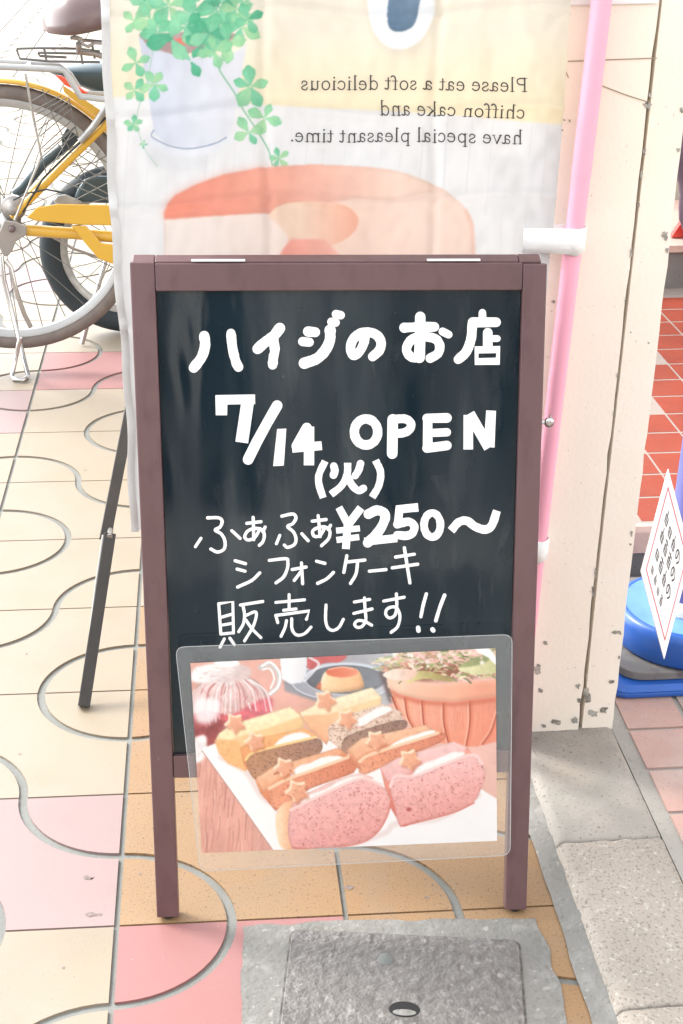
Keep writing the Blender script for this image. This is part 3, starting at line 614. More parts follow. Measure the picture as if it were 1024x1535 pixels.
loop(339, 376, 786, 884); loop(805, 834, 775, 830); loop(-70, -34, 815, 918)
# ------------------------------------------------------------------ chalkboard sign
TH = math.radians(12.6)
S0 = atz(235.5, 1383); S1 = atz(793.5, 1371); EX = (S1 - S0); SW = EX.length; EX.normalize()
EB = Vector((0, 0, 1)).cross(EX); UP = Vector((0, 0, 1)) * math.cos(TH) + EB * math.sin(TH); NO = EX.cross(UP)   # NO faces the viewer
def loc_(a, b, c):
    a += (b / .853) * (-.0062 * (1 - a / SW) - .002 * a / SW)      # the frame is slightly racked
    return S0 + EX * a + UP * b + NO * c
def ab(x, y, c=0.0):
    p = onplane(x, y, S0 + NO * c, NO) - S0; return p.dot(EX), p.dot(UP)
def ons(c):
    def f(x, y, h): return onplane(x, y, S0 + NO * (c + h), NO)
    return f
M_wood = mat('brown_frame', (.110, .058, .060), .36, var=(6, .35, .7, (.14, .08, .083)), var2=(60, .5, .7, (.09, .046, .049), 5, .7), speck=[(70, .70, .74, (.30, .22, .20), 4, .55), (9, .70, .78, (.22, .15, .15), 6, .5)], bump=(70, .12, .002), stretch=(1, 1, .35))
M_edge = mat('worn_edge', (.42, .30, .22), .7)
def board_mat():
    m = bpy.data.materials.new('blackboard'); m.use_nodes = True; n = m.node_tree.nodes; l = m.node_tree.links; b = n['Principled BSDF']
    tc = n.new('ShaderNodeTexCoord')
    def nz(scale, sx, sy, sz, det, dist, seed):
        mp = n.new('ShaderNodeMapping'); mp.inputs['Scale'].default_value = (sx, sy, sz); l.new(tc.outputs['Object'], mp.inputs[0])
        t_ = n.new('ShaderNodeTexNoise'); t_.noise_dimensions = '4D'; t_.inputs['W'].default_value = seed; t_.inputs['Scale'].default_value = scale; t_.inputs['Detail'].default_value = det; t_.inputs['Distortion'].default_value = dist
        l.new(mp.outputs[0], t_.inputs['Vector']); return t_.outputs[0]
    def rng(o, a, b_, c, d):
        r = n.new('ShaderNodeMapRange'); r.inputs[1].default_value = a; r.inputs[2].default_value = b_; r.inputs[3].default_value = c; r.inputs[4].default_value = d; l.new(o, r.inputs[0]); return r.outputs[0]
    def mix(f, c1, c2):
        mx = n.new('ShaderNodeMix'); mx.data_type = 'RGBA'; l.new(f, mx.inputs[0])
        if isinstance(c1, tuple): mx.inputs[6].default_value = c1
        else: l.new(c1, mx.inputs[6])
        mx.inputs[7].default_value = c2; return mx.outputs[2]
    c = mix(rng(nz(3, 1, 1, 1, 4, 0, 1), .4, .65, 0, 1), (.003, .011, .018, 1), (.007, .018, .027, 1))
    c = mix(rng(nz(7, 1.6, 1, .28, 5, .8, 5), .50, .64, 0, .6), c, (.038, .050, .056, 1))     # pale smears running down the board, painted in place of reflected streaks
    c = mix(rng(nz(16, 1.6, 1, .35, 6, 1.2, 9), .58, .72, 0, .5), c, (.055, .06, .06, 1))
    c = mix(rng(nz(240, 1, 1, 1, 2, 0, 3), .74, .77, 0, .5), c, (.12, .12, .12, 1))
    l.new(c, b.inputs['Base Color'])
    l.new(rng(nz(8, 1.4, 1, .4, 5, .8, 12), .35, .7, .03, .22), b.inputs['Roughness'])
    bp = n.new('ShaderNodeBump'); bp.inputs['Strength'].default_value = .25; bp.inputs['Distance'].default_value = .004
    l.new(nz(9, 1.3, 1, .35, 2, .3, 20), bp.inputs['Height']); l.new(bp.outputs[0], b.inputs['Normal'])
    return m
M_board = board_mat()
M_rub = mat('black_rubber', (.02, .02, .02), .6)
M_chrome = mat('steel', (.55, .55, .55), .25, metal=1)
M_white = mat('white_marker', (.84, .84, .83), .5, var=(38, .5, .72, (.70, .71, .71), 5, .7), var2=(160, .6, .72, (.55, .57, .58), 4, .6))
M_hinge = mat('white_hinge', (.75, .74, .72), .4)
sg = thing('chalkboard_sign', 'brown framed folding chalkboard sign with white handwritten opening notice', 'chalkboard', (S0 + S1) / 2)
SH = ab(205, 393)[1]; st = .0285; tk = .020
b_top = ab(500, 436)[1]; b_r0 = ab(280, 1167)[1]; b_r1 = ab(280, 1134)[1]
mb = MB(); mb.box((0, .007, -tk), (st, SH, 0), 0, loc_); mb.obj('side_rail', M_wood, sg, bevel=.0015)
mb = MB(); mb.box((SW - st - .004, .007, -tk), (SW - .004, SH - .003, 0), 0, loc_); mb.obj('side_rail', M_wood, sg, bevel=.0015)
mb = MB(); mb.box((st + .0004, b_top, -tk), (SW - st - .0044, SH - .0015, -.0008), 0, loc_); mb.obj('top_rail', M_wood, sg, bevel=.0015)
mb = MB(); mb.box((st + .0004, b_r0, -tk), (SW - st - .0044, b_r1, -.0012), 0, loc_); mb.obj('bottom_rail', M_wood, sg, bevel=.0015)
mb = MB(); mb.box((st + .0006, b_r1 + .0004, -.014), (SW - st - .0046, b_top - .0004, -.009), 0, loc_); board = mb.obj('board', M_board, sg)
for a in (st * .5, SW - .004 - st * .5):
    mb = MB(); q = loc_(a, .0075, -tk * .5); mb.lathe([(0, -.0068), (.006, -.0068), (.0085, -.004), (.009, .002), (0, .002)], (q.x, q.y, .0072), 16); mb.obj('foot', M_rub, sg)
# rear leg frame, folded out behind
RA = Vector((0, 0, 1)); rt = math.radians(11.0)
R0 = loc_(0, SH + .008, -tk - .003); UPR = Vector((0, 0, -1)) * math.cos(rt) + EB * math.sin(rt); NR = EX.cross(UPR)
Lr = (R0.z - .006) / math.cos(rt)
def locr(a, b, c): return R0 + EX * a + UPR * b + NR * c
rf = bpy.data.objects.new
mb = MB()
mb.box((.002, .0, -.020), (st, Lr, 0), 0, locr); mb.box((SW - st - .004, .0, -.020), (SW - .006, Lr, 0), 0, locr)
mb.box((st + .0004, .0, -.019), (SW - st - .0044, .032, -.001), 0, locr); mb.box((st + .0004, Lr - .32, -.019), (SW - st - .0044, Lr - .29, -.001), 0, locr)
rear = mb.obj('rear_frame', M_wood, sg, bevel=.0015)
mb = MB(); mb.box((st + .001, .0325, -.013), (SW - st - .005, Lr - .321, -.009), 0, locr); mb.obj('rear_board', M_board, rear)
for xa, xb in ((294, 374), (645, 724)):
    a0 = ab(xa, 397)[0]; a1 = ab(xb, 395)[0]
    mb = MB(); mb.box((a0, SH + .0005, -tk * .8), (a1, SH + .0028, -.002), 0, loc_)
    mb.tube([loc_(a0, SH + .002, -tk - .001), loc_(a1, SH + .002, -tk - .001)], .003, 10); mb.obj('hinge', M_hinge, sg)
a_, b_ = ab(812, 635); mb = MB()
q = loc_(SW - .004, b_, -tk * .5); mb.tube([q, q + EX * .012], .003, 10); mb.lathe([(0, -.003), (.006, -.003), (.0065, 0), (.005, .003), (0, .004)], q + EX * .010, 14, axis='y'); mb.box((.0105, -.002, -.008), (.0125, .002, .009), 0, lambda x, y, z: q + Vector((x, y, z)))
mb.obj('thumb_screw', M_chrome, sg)
# handwriting
hk = [0]; fS = ons(-.0086); LINES = {}
def line_of(x, y):
    k = 'title_lettering' if y < 580 else ('open_lettering' if x > 515 else 'date_lettering') if y < 690 else 'weekday_lettering' if y < 752 and x < 590 else 'price_lettering'
    return LINES.setdefault(k, MB())
bold = [1]
def strokes(ox, oy, s, items):
    for it in items:
        wd, pts = it[0], it[1]; opt = it[2] if len(it) > 2 else ''
        hk[0] += 1
        P = [(ox + x / s, oy + y / s) for x, y in pts]
        ribbon(line_of(P[0][0], P[0][1]) if bold[0] else mb, P, wd / s, fS, (hk[0] % 9) * 5e-5, cap='f' not in opt, smooth='s' not in opt and len(P) > 2, closed='c' in opt, jit=.10)
def blob(ox, oy, s, poly, curved=False):
    hk[0] += 1; P = [(ox + x / s, oy + y / s) for x, y in poly]
    sheet(line_of(P[0][0], P[0][1]), curvepoly(P) if curved else P, fS, (hk[0] % 9) * 5e-5)
strokes(270, 450, 4, [(62, [(145, 215), (150, 270), (130, 340), (82, 405)]), (58, [(305, 198), (315, 290), (335, 370), (350, 400)]),
    (64, [(598, 168), (560, 215), (500, 260), (465, 292)]), (58, [(560, 235), (568, 300), (560, 340), (555, 388)]),
    (60, [(768, 188), (810, 192)]), (54, [(735, 248), (775, 252)]), (66, [(900, 180), (898, 240), (870, 300), (820, 350), (745, 378)]), (52, [(908, 130), (932, 134)]), (50, [(935, 84), (963, 90)]),
    (64, [(582, 632), (520, 740), (460, 850), (408, 955)], 's'), (58, [(760, 765), (697, 875)], 's'), (54, [(672, 888), (850, 872)], 'fs'), (62, [(774, 758), (773, 990)], 'fs')])
strokes(270, 450, 4, [(72, [(248, 690), (248, 600)], 'fs'), (58, [(212, 598), (450, 594)], 'fs'), (76, [(408, 590), (370, 853)], 'fs')])
blob(270, 450, 4, [(582, 772), (637, 770), (622, 992), (558, 995)])
strokes(510, 450, 4, [(58, [(150, 205), (140, 260), (115, 308), (78, 330), (62, 285), (80, 232), (125, 197), (175, 193), (220, 210), (245, 252), (235, 300), (195, 338)]),
    (58, [(385, 165), (480, 160), (565, 160)]), (64, [(480, 100), (480, 200), (475, 345)]), (56, [(475, 345), (425, 340), (398, 300), (412, 255), (450, 225), (520, 220), (575, 235), (597, 275), (585, 320), (540, 348)]), (46, [(614, 188), (650, 206)]),
    (46, [(853, 75), (853, 115)]), (60, [(795, 133), (935, 132)]), (58, [(793, 133), (785, 230), (755, 310), (708, 355)]), (58, [(885, 195), (885, 280)], 's'), (42, [(900, 230), (942, 230)]), (48, [(818, 298), (948, 296), (945, 366), (818, 368)], 'sc'),
    (56, ell(155, 790, 70, 78, 30), 'c'), (62, [(315, 715), (312, 920)]), (52, [(315, 714), (390, 712), (425, 740), (415, 775), (380, 795), (330, 800)]),
    (58, [(525, 700), (525, 892)], 'fs'), (58, [(520, 708), (640, 706)]), (50, [(520, 797), (640, 792)]), (58, [(520, 887), (640, 871)]),
    (56, [(768, 688), (768, 895)], 'fs'), (62, [(775, 680), (893, 885)], 'fs'), (62, [(905, 662), (893, 882)], 'fs')])
strokes(280, 680, 4, [(42, [(830, 45), (795, 120), (792, 180), (818, 265)], 'f'), (46, [(882, 75), (888, 105), (880, 128)]), (42, [(965, 55), (962, 120), (930, 190), (865, 245)], 'f')])
strokes(500, 680, 4, [(44, [(162, 60), (150, 100), (130, 132)]), (44, [(80, 130), (112, 190), (150, 222), (180, 208)]), (44, [(252, 40), (282, 110), (272, 190), (232, 262)], 'f'),
    (46, [(32, 322), (88, 425)], 'fs'), (48, [(165, 325), (85, 430)], 'fs'), (46, [(85, 415), (74, 572)], 'fs'), (36, [(16, 462), (158, 448)], 'fs'), (36, [(18, 518), (154, 500)], 'fs'),
    (58, [(210, 362), (262, 340), (308, 362), (302, 410), (268, 470), (205, 535)]), (48, [(185, 528), (382, 506)], 'fs'),
    (50, [(508, 322), (375, 335)], 'fs'), (48, [(396, 325), (385, 432)], 'fs'), (50, [(382, 424), (450, 408), (484, 435), (474, 475), (438, 492), (382, 488)], ''),
    (46, ell(592, 428, 49, 72, 30), 'c'), (50, [(705, 462), (750, 412), (800, 403), (850, 438), (910, 455), (950, 428), (980, 342)], 'f')])
for k_n, m_ in LINES.items(): m_.obj(k_n, M_white, board)
bold[0] = 0; mb = MB()
T = 19
strokes(280, 680, 4, [(T, [(125, 385), (190, 385), (212, 405), (200, 440), (170, 458), (205, 480), (228, 520), (225, 570), (185, 590), (145, 572)]), (T, [(85, 508), (52, 558)]), (T, [(270, 462), (320, 508)]),
    (T, [(360, 418), (445, 408)]), (T, [(398, 382), (400, 440), (402, 515)]), (T, [(440, 450), (410, 500), (370, 518), (348, 500), (365, 465), (410, 448), (455, 460), (465, 495), (455, 530), (435, 550)]), (T, [(470, 440), (457, 468)]),
    (T, [(570, 375), (635, 362), (655, 385), (635, 420), (605, 437), (640, 470), (655, 510), (645, 545), (605, 562), (585, 548)]), (T, [(558, 490), (538, 540)]), (T, [(690, 480), (728, 522)]),
    (T, [(752, 405), (835, 395)]), (T, [(788, 372), (795, 440), (800, 497)]), (T, [(830, 440), (800, 490), (765, 495), (755, 465), (785, 445), (830, 440), (858, 465), (850, 510), (808, 552)]), (T, [(862, 430), (848, 455)]),
    (T, [(290, 642), (352, 660)]), (T, [(302, 692), (350, 705)]), (T, [(438, 715), (390, 760), (305, 800)]), (T, [(495, 640), (595, 630), (606, 650), (603, 690), (580, 740), (535, 775)]),
    (T, [(632, 695), (715, 680)]), (T, [(688, 655), (695, 780)]), (T, [(690, 700), (645, 760)]), (T, [(778, 645), (828, 658)]), (T, [(880, 712), (840, 750), (785, 778)])])
strokes(500, 680, 4, [(T, [(80, 612), (62, 712)]), (T, [(78, 650), (188, 638)]), (T, [(145, 645), (135, 720), (102, 778)]), (T, [(215, 705), (315, 695)]), (T, [(372, 620), (485, 603)]), (T, [(352, 685), (505, 663)]), (T, [(425, 565), (458, 775)])])
T = 23
strokes(310, 820, 5.12, [(T, [(92, 435), (108, 668)]), (T, [(92, 435), (200, 420), (205, 660)], 's'), (T, [(108, 540), (195, 515)]), (T, [(112, 600), (200, 585)]), (T, [(108, 668), (205, 658)]), (T, [(135, 705), (102, 768)]), (T, [(178, 700), (212, 750)]),
    (T, [(258, 445), (430, 418)]), (T, [(278, 450), (290, 520), (280, 590), (245, 650)]), (T, [(300, 525), (378, 500), (360, 600), (290, 720)]), (T, [(300, 560), (350, 630), (415, 695)]),
    (T, [(530, 425), (750, 405)]), (T, [(632, 365), (632, 480)]), (T, [(590, 485), (685, 475)]), (T, [(530, 525), (545, 580)]), (T, [(530, 525), (790, 490), (765, 555)], 's'), (T, [(612, 565), (600, 620), (570, 685)]), (T, [(652, 550), (655, 630), (690, 675), (750, 665), (800, 615)])])
strokes(480, 820, 5.12, [(T, [(45, 445), (42, 560), (60, 620), (100, 640), (145, 615), (178, 555)]), (T, [(262, 422), (380, 402)]), (T, [(258, 510), (398, 475)]), (T, [(340, 390), (345, 480), (350, 560), (320, 610), (280, 615), (265, 590), (290, 565), (340, 570), (395, 600)]),
    (T, [(487, 415), (645, 385)]), (T, [(585, 360), (588, 450), (575, 520), (535, 545), (505, 520), (510, 480), (550, 460), (590, 470), (612, 530), (595, 610), (545, 655)]),
    (26, [(815, 360), (790, 450), (773, 535)]), (36, [(752, 620), (755, 642)]), (28, [(955, 370), (920, 460), (888, 565)]), (36, [(862, 632), (868, 640)])])
mb.obj('handwriting', M_white, board)
# ------------------------------------------------------------------ laminated photo hung low on the sign
lp = thing('laminated_photo', 'laminated colour photo of sliced pink and brown cakes hung low on the chalkboard', 'photo print', loc_(SW / 2, .05, .012))
pv = Canvas(np.arange(60, 930, 1.9), np.arange(34, 620, 1.9), 8)
rp = random.Random(3)
WS, CR, OR = (252, 250, 248), (250, 232, 214), (226, 140, 96)
pv.fill([(40, 20), (950, 20), (950, 640), (40, 640)], (226, 168, 152), to=(234, 190, 178), dirn=((100, 620), (920, 100)), nz=(70, .10))
for k in range(120):
    x = rp.uniform(80, 330); y = rp.uniform(300, 600); pv.line([(x, y), (x + rp.uniform(-4, 3), y + rp.uniform(15, 40)), (x - rp.uniform(2, 8), y + rp.uniform(45, 90))], rp.uniform(1, 3), rp.choice(((168, 104, 92), (198, 132, 118), (246, 206, 194))), 1.5, rp.uniform(.25, .7))
for k in range(40):
    x = rp.uniform(300, 920); y = rp.uniform(60, 470); pv.line([(x, y), (x + rp.uniform(20, 60), y + rp.uniform(-6, 6))], rp.uniform(1, 3), (196, 130, 118), 2, .3)
# tray, cup, pudding
pv.fill([(318, 64), (640, 48), (650, 170), (600, 215), (520, 200), (420, 190), (330, 160)], (150, 148, 154), soft=3, to=(196, 196, 200), dirn=((320, 180), (620, 60)), nz=(40, .10))
pv.fill(ell(490, 132, 150, 58), (168, 170, 180), soft=2, to=(212, 214, 220), dirn=((380, 180), (600, 90)), edge=(6, .15)); pv.line(ell(490, 134, 140, 50) , 4, (222, 226, 232), 2, .8)
pv.fill(ell(500, 126, 112, 42), (104, 108, 116), soft=2, to=(138, 142, 150), dirn=((400, 150), (600, 100)), nz=(20, .08), edge=(5, .2)); pv.line(ell(500, 126, 112, 42, 40, 0, 190, 360), 7, (214, 222, 230), 2); pv.line(ell(500, 128, 112, 42, 40, 0, 60, 175), 3, (198, 204, 212), 1.5)
pv.fill([(590, 100), (640, 90), (660, 200), (620, 190)], (112, 96, 96), soft=4)
pv.fill([(385, 62), (496, 57), (486, 78), (440, 82), (420, 92), (400, 100), (390, 88)], (206, 104, 104), True, soft=1.5, nz=(12, .12)); pv.line([(398, 66), (424, 84), (404, 112), (384, 132)], 7, (240, 240, 242), 1.5, .8)
pv.fill([(316, 66), (392, 63), (389, 118), (378, 136), (346, 141), (322, 126)], (252, 251, 250), soft=1.2, to=(226, 226, 230), dirn=((330, 100), (395, 110)))
pv.fill([(429, 150), (433, 122), (446, 104), (474, 95), (510, 94), (536, 104), (548, 130), (547, 152), (500, 163), (440, 162)], (253, 222, 178), True, soft=1.2, to=(240, 184, 136), dirn=((440, 110), (548, 165)), nz=(16, .05), light=(1, 1, 6, .6)); pv.fill(ell(489, 107, 45, 15), (226, 120, 88), soft=1.5, to=(240, 154, 122), dirn=((450, 0), (535, 0))); pv.line([(452, 100), (489, 93), (520, 98)], 3, (252, 214, 190), 2, .7); pv.fill([(415, 150), (430, 130), (432, 158)], (236, 128, 90), soft=2, a=.8)
# teapot of red tea
pv.fill(ell(176, 205, 114, 96), (236, 212, 208), soft=2, to=(214, 160, 156), dirn=((150, 120), (190, 290)), nz=(18, .12), edge=(8, .2))
pv.fill([(70, 235), (110, 214), (180, 226), (240, 194), (292, 178), (288, 220), (232, 242), (160, 252), (140, 290), (132, 306), (76, 300)], (206, 88, 94), True, soft=3, to=(236, 128, 140), dirn=((90, 0), (290, 0)), nz=(16, .22))
pv.fill([(70, 250), (120, 236), (166, 246), (142, 300), (110, 320), (74, 320)], (150, 66, 68), True, soft=6, nz=(14, .25), a=.85)
for k, q in enumerate(np.linspace(72, 284, 17)):
    pv.line([(178 + (q - 178) * .5, 128), (178 + (q - 178) * .92, 160), (178 + (q - 178) * 1.08, 215)], rp.uniform(2, 6), rp.choice((WS, WS, (240, 206, 204), (196, 112, 112))), 2, rp.uniform(.45, .95))
for k in range(50):
    x = rp.uniform(76, 280); y = rp.uniform(130, 250); pv.line([(x, y), (x + rp.uniform(-8, 8), y + rp.uniform(6, 22))], rp.uniform(1.5, 5), rp.choice((WS, (232, 170, 168), (180, 90, 92), WS)), 2, rp.uniform(.3, .8))
pv.fill([(70, 132), (76, 98), (112, 86), (150, 82), (200, 84), (234, 98), (230, 120), (190, 134), (120, 138)], (250, 246, 244), True, soft=3, to=(226, 204, 200), dirn=((120, 90), (180, 140)), nz=(14, .06)); pv.fill([(130, 84), (158, 52), (186, 62), (206, 84), (170, 96)], (252, 250, 249), soft=2)
for k in range(26): x = rp.uniform(80, 225); y = rp.uniform(94, 134); pv.line([(x, y), (x + rp.uniform(4, 14), y + rp.uniform(-4, 4))], rp.uniform(1, 3), rp.choice(((208, 174, 168), WS)), 1.5, .6)
pv.line([(262, 94), (288, 84), (312, 112), (310, 146), (290, 166)], 15, (214, 204, 202), 2.5); pv.line([(266, 90), (290, 80), (315, 110), (311, 146), (288, 168)], 6, (254, 254, 254), 2); pv.line([(268, 100), (288, 98), (300, 124), (290, 152)], 5, (250, 248, 247), 2)
pv.fill([(78, 186), (112, 178), (150, 190), (140, 236), (108, 252), (80, 240)], (253, 252, 252), True, soft=6, a=.85); pv.fill([(74, 296), (108, 284), (112, 320), (100, 352), (78, 356)], (248, 240, 238), True, soft=3, nz=(10, .1))
# flower basket
pv.fill([(612, 104), (640, 122), (760, 142), (924, 128), (924, 300), (868, 314), (800, 313), (735, 297), (690, 263), (650, 220), (624, 160)], (248, 190, 164), soft=1.5, to=(234, 146, 118), dirn=((620, 130), (860, 320)), nz=(40, .06))
for L in ([(630, 178), (640, 205), (652, 228)], [(664, 180), (672, 230), (688, 264)], [(712, 188), (716, 240), (724, 290)], [(772, 194), (774, 250), (787, 308)], [(846, 190), (846, 250), (836, 312)], [(924, 214), (906, 270), (880, 308)]):
    pv.line([(x + 5, y) for x, y in L], 8, (224, 128, 98), 4, .6); pv.line(L, 4.5, (176, 74, 52), 1.8, .9); pv.line([(x - 5, y) for x, y in L], 4, (253, 206, 180), 3, .6)
for k in range(60):
    x = rp.uniform(640, 915); y = rp.uniform(195, 270); pv.line([(x, y), (x + rp.uniform(-2, 2), y + rp.uniform(15, 40))], rp.uniform(1, 2.5), rp.choice(((250, 200, 172), (214, 118, 90))), 1.5, .3)
pv.fill([(618, 150), (650, 170), (720, 186), (800, 192), (924, 176), (924, 190), (800, 204), (700, 196), (630, 172)], (206, 104, 78), soft=4, a=.7)
pv.fill([(610, 104), (660, 126), (760, 140), (924, 128), (924, 174), (800, 190), (720, 185), (650, 168), (617, 150)], (253, 214, 188), soft=1.3, to=(240, 168, 138), dirn=((620, 120), (860, 190)), nz=(50, .05), light=(0, 1, 6, .4))
pv.fill([(640, 124), (720, 132), (918, 116), (918, 90), (700, 80), (630, 96)], (150, 96, 72), soft=5)
for k in range(330):
    x = rp.uniform(594, 912); yb = 60 - (x - 600) * .05; y = rp.uniform(yb - 4, 126) if x > 640 else rp.uniform(70, 112); a_ = rp.uniform(-1.0, 1.0) + (math.pi if x < 720 else 0); L_k = rp.uniform(8, 26)
    c_ = rp.choice(((140, 150, 96), (204, 206, 150), (240, 236, 200), (246, 206, 196), (250, 226, 218), (168, 176, 118), (222, 158, 130), (110, 116, 78)))
    pv.line([(x, y), (x + L_k * .5 * math.cos(a_), y + L_k * .5 * math.sin(a_) - 2), (x + L_k * math.cos(a_), y + L_k * math.sin(a_) * .8)], rp.uniform(2.5, 6), c_, 1.6, rp.uniform(.6, 1))
for p_, c0, c1 in (([(668, 138), (700, 104), (760, 112), (800, 134), (720, 126)], (232, 222, 160), (176, 160, 100)), ([(602, 114), (640, 98), (700, 104), (676, 130), (630, 128)], (250, 236, 222), (236, 196, 176)), ([(812, 98), (860, 80), (920, 62), (926, 106), (860, 114)], (236, 232, 188), (202, 200, 146)), ([(815, 94), (860, 66), (914, 58), (880, 84)], (170, 176, 124), (136, 144, 96))): pv.fill(p_, c0, True, soft=1.5, to=c1, dirn=(p_[0], p_[2]), nz=(14, .08))
for k in range(26): pv.fill(ell(rp.uniform(610, 900), rp.uniform(50, 92), rp.uniform(3, 8), rp.uniform(3, 7), 10), rp.choice(((252, 236, 230), (248, 208, 204), (252, 246, 236))), soft=1.6, a=.9)
pv.fill([(846, 36), (876, 28), (902, 42), (934, 86), (926, 94), (896, 66), (870, 52)], (252, 252, 250), soft=1.5)
# plate
pv.fill([(96, 322), (150, 300), (500, 290), (830, 392), (864, 425), (930, 466), (930, 640), (296, 604)], WS, soft=1.2, to=(244, 242, 242), dirn=((200, 350), (900, 500)), nz=(200, .01)); pv.line([(98, 326), (180, 440), (296, 604)], 3, (186, 142, 132), 1.5, .8)
for q in ([(150, 345), (220, 385), (262, 450), (310, 495), (330, 590), (440, 604), (600, 560), (640, 530), (760, 515), (870, 450)],): pv.line(q, 16, (228, 206, 200), 9, .6)
def crumb(face, c0, c1, d, top=None, pcol=(150, 96, 84), ps=4.0, lv=.22):
    pv.fill(face, c0, True, soft=1.1, to=c1, dirn=d, nz=(9, .07), edge=(5, .10), pores=(ps, lv, pcol))
def crust(poly, c0, c1, d): pv.fill(poly, c0, False, soft=1.3, to=c1, dirn=d, nz=(12, .07), edge=(3, .08))
def cream(poly): pv.fill([(x, y + 4) for x, y in poly], (214, 160, 142), True, soft=2.5, a=.6); pv.fill(poly, (253, 250, 246), True, soft=1.4, nz=(9, .05), edge=(3, .07))
def cookie(x, y, r, rot):
    r *= .86; P = lambda dx, dy, k_: [(x + dx + r * k_ * (1.05 if k % 2 == 0 else .66) * math.cos(rot + k * math.pi / 5), y + dy + r * k_ * (1.0 if k % 2 == 0 else .66) * math.sin(rot + k * math.pi / 5)) for k in range(10)]
    pv.fill(P(5, 6, 1), (176, 96, 64), True, soft=3, a=.55); pv.fill(P(-2, -3, 1.02), (254, 230, 200), True, soft=1.2); pv.fill(P(2, 2, .92), (246, 194, 160), True, soft=1.6, to=(230, 158, 126), dirn=((x - r, y - r), (x + r, y + r)), nz=(7, .06), pores=(7, .30, (170, 96, 66)))
# yellow slices at the back
pv.fill([(134, 300), (145, 280), (182, 252), (345, 204), (378, 232), (384, 262), (240, 318), (222, 384), (172, 362), (146, 334)], (253, 222, 164), soft=1.2, to=(244, 184, 136), dirn=((200, 230), (230, 390)), nz=(16, .06), edge=(6, .10)); crust([(180, 256), (345, 204), (376, 231), (300, 258), (170, 300), (138, 296), (146, 278)], (255, 246, 214), (252, 226, 172), ((250, 210), (270, 300))); pv.fill([(134, 300), (150, 294), (200, 300), (222, 384), (172, 362), (146, 334)], (246, 190, 128), soft=3, nz=(12, .07), pores=(5, .24, (206, 140, 90)), a=.8); cookie(190, 250, 32, -.9)
pv.fill([(368, 222), (425, 192), (572, 150), (600, 178), (597, 206), (480, 242), (446, 310), (402, 272)], (252, 218, 170), soft=1.2, to=(242, 176, 138), dirn=((480, 180), (450, 310)), nz=(16, .06), edge=(6, .10)); crust([(420, 196), (574, 150), (600, 178), (590, 182), (450, 226), (376, 230), (372, 220)], (255, 246, 220), (250, 222, 176), ((480, 160), (500, 230))); cookie(442, 186, 33, -1.2)
# brown slices
crust([(204, 318), (258, 290), (388, 264), (418, 286), (300, 318), (246, 408), (216, 366)], (246, 184, 124), (222, 132, 88), ((230, 290), (230, 400))); cream([(300, 312), (322, 290), (350, 278), (384, 276), (404, 292), (360, 306), (320, 320)])
crumb([(222, 354), (252, 330), (415, 290), (422, 338), (300, 374), (248, 407)], (196, 146, 112), (170, 130, 112), ((240, 340), (420, 330)), pcol=(116, 74, 54), ps=4.5, lv=.16); pv.line([(220, 352), (250, 329), (416, 288)], 7, (252, 214, 150), 2); cookie(246, 302, 32, -.7)
crust([(450, 262), (485, 232), (602, 196), (655, 218), (664, 262), (600, 295), (500, 334), (452, 296)], (240, 216, 196), (206, 172, 152), ((500, 210), (560, 300))); pv.fill([(450, 262), (485, 232), (602, 196), (655, 218), (664, 262), (600, 295), (500, 334), (452, 296)], (236, 212, 194), soft=1, pores=(5, .10, (150, 108, 88)), nz=(8, .10), a=.8); cream([(520, 250), (560, 222), (602, 202), (630, 212), (580, 238), (545, 258)]); crumb([(490, 302), (520, 278), (652, 240), (666, 264), (590, 294), (498, 337)], (178, 142, 124), (158, 124, 110), ((490, 300), (660, 260)), pcol=(104, 72, 58), ps=4.5, lv=.14); cookie(502, 238, 32, -1.1)
# orange slices
crust([(246, 408), (290, 374), (480, 318), (516, 346), (522, 388), (400, 432), (304, 494), (262, 446)], (244, 176, 134), (216, 124, 90), ((280, 380), (330, 480))); crust([(250, 402), (300, 372), (478, 320), (496, 334), (320, 400), (270, 442)], (252, 208, 172), (240, 170, 130), ((300, 360), (330, 420))); cream([(344, 394), (370, 368), (400, 360), (430, 346), (470, 340), (494, 350), (440, 376), (372, 408)]); crumb([(288, 432), (330, 410), (506, 347), (522, 386), (400, 432), (306, 490)], (240, 166, 132), (222, 138, 108), ((300, 420), (520, 380)), pcol=(164, 82, 58), lv=.20); pv.line([(286, 432), (330, 409), (420, 376), (506, 345)], 9, (253, 216, 182), 2.5, .9); pv.line([(300, 392), (320, 384)], 5, (160, 80, 60), 3, .6); cookie(328, 374, 33, -.8)
crust([(502, 326), (540, 294), (722, 254), (762, 277), (766, 302), (640, 353), (548, 394), (520, 358)], (246, 182, 142), (218, 126, 94), ((540, 300), (570, 390))); crust([(506, 322), (545, 292), (722, 255), (742, 266), (560, 332), (530, 354)], (252, 210, 176), (240, 172, 136), ((560, 280), (580, 340))); cream([(616, 320), (650, 296), (690, 282), (740, 268), (748, 280), (690, 304), (640, 326)]); crumb([(538, 358), (570, 337), (757, 277), (766, 302), (640, 353), (548, 394)], (240, 168, 134), (222, 138, 110), ((540, 350), (760, 300)), pcol=(164, 84, 60), lv=.20); pv.line([(538, 357), (575, 335), (757, 277)], 9, (253, 218, 186), 2.5, .9); cookie(584, 298, 33, -1.0)
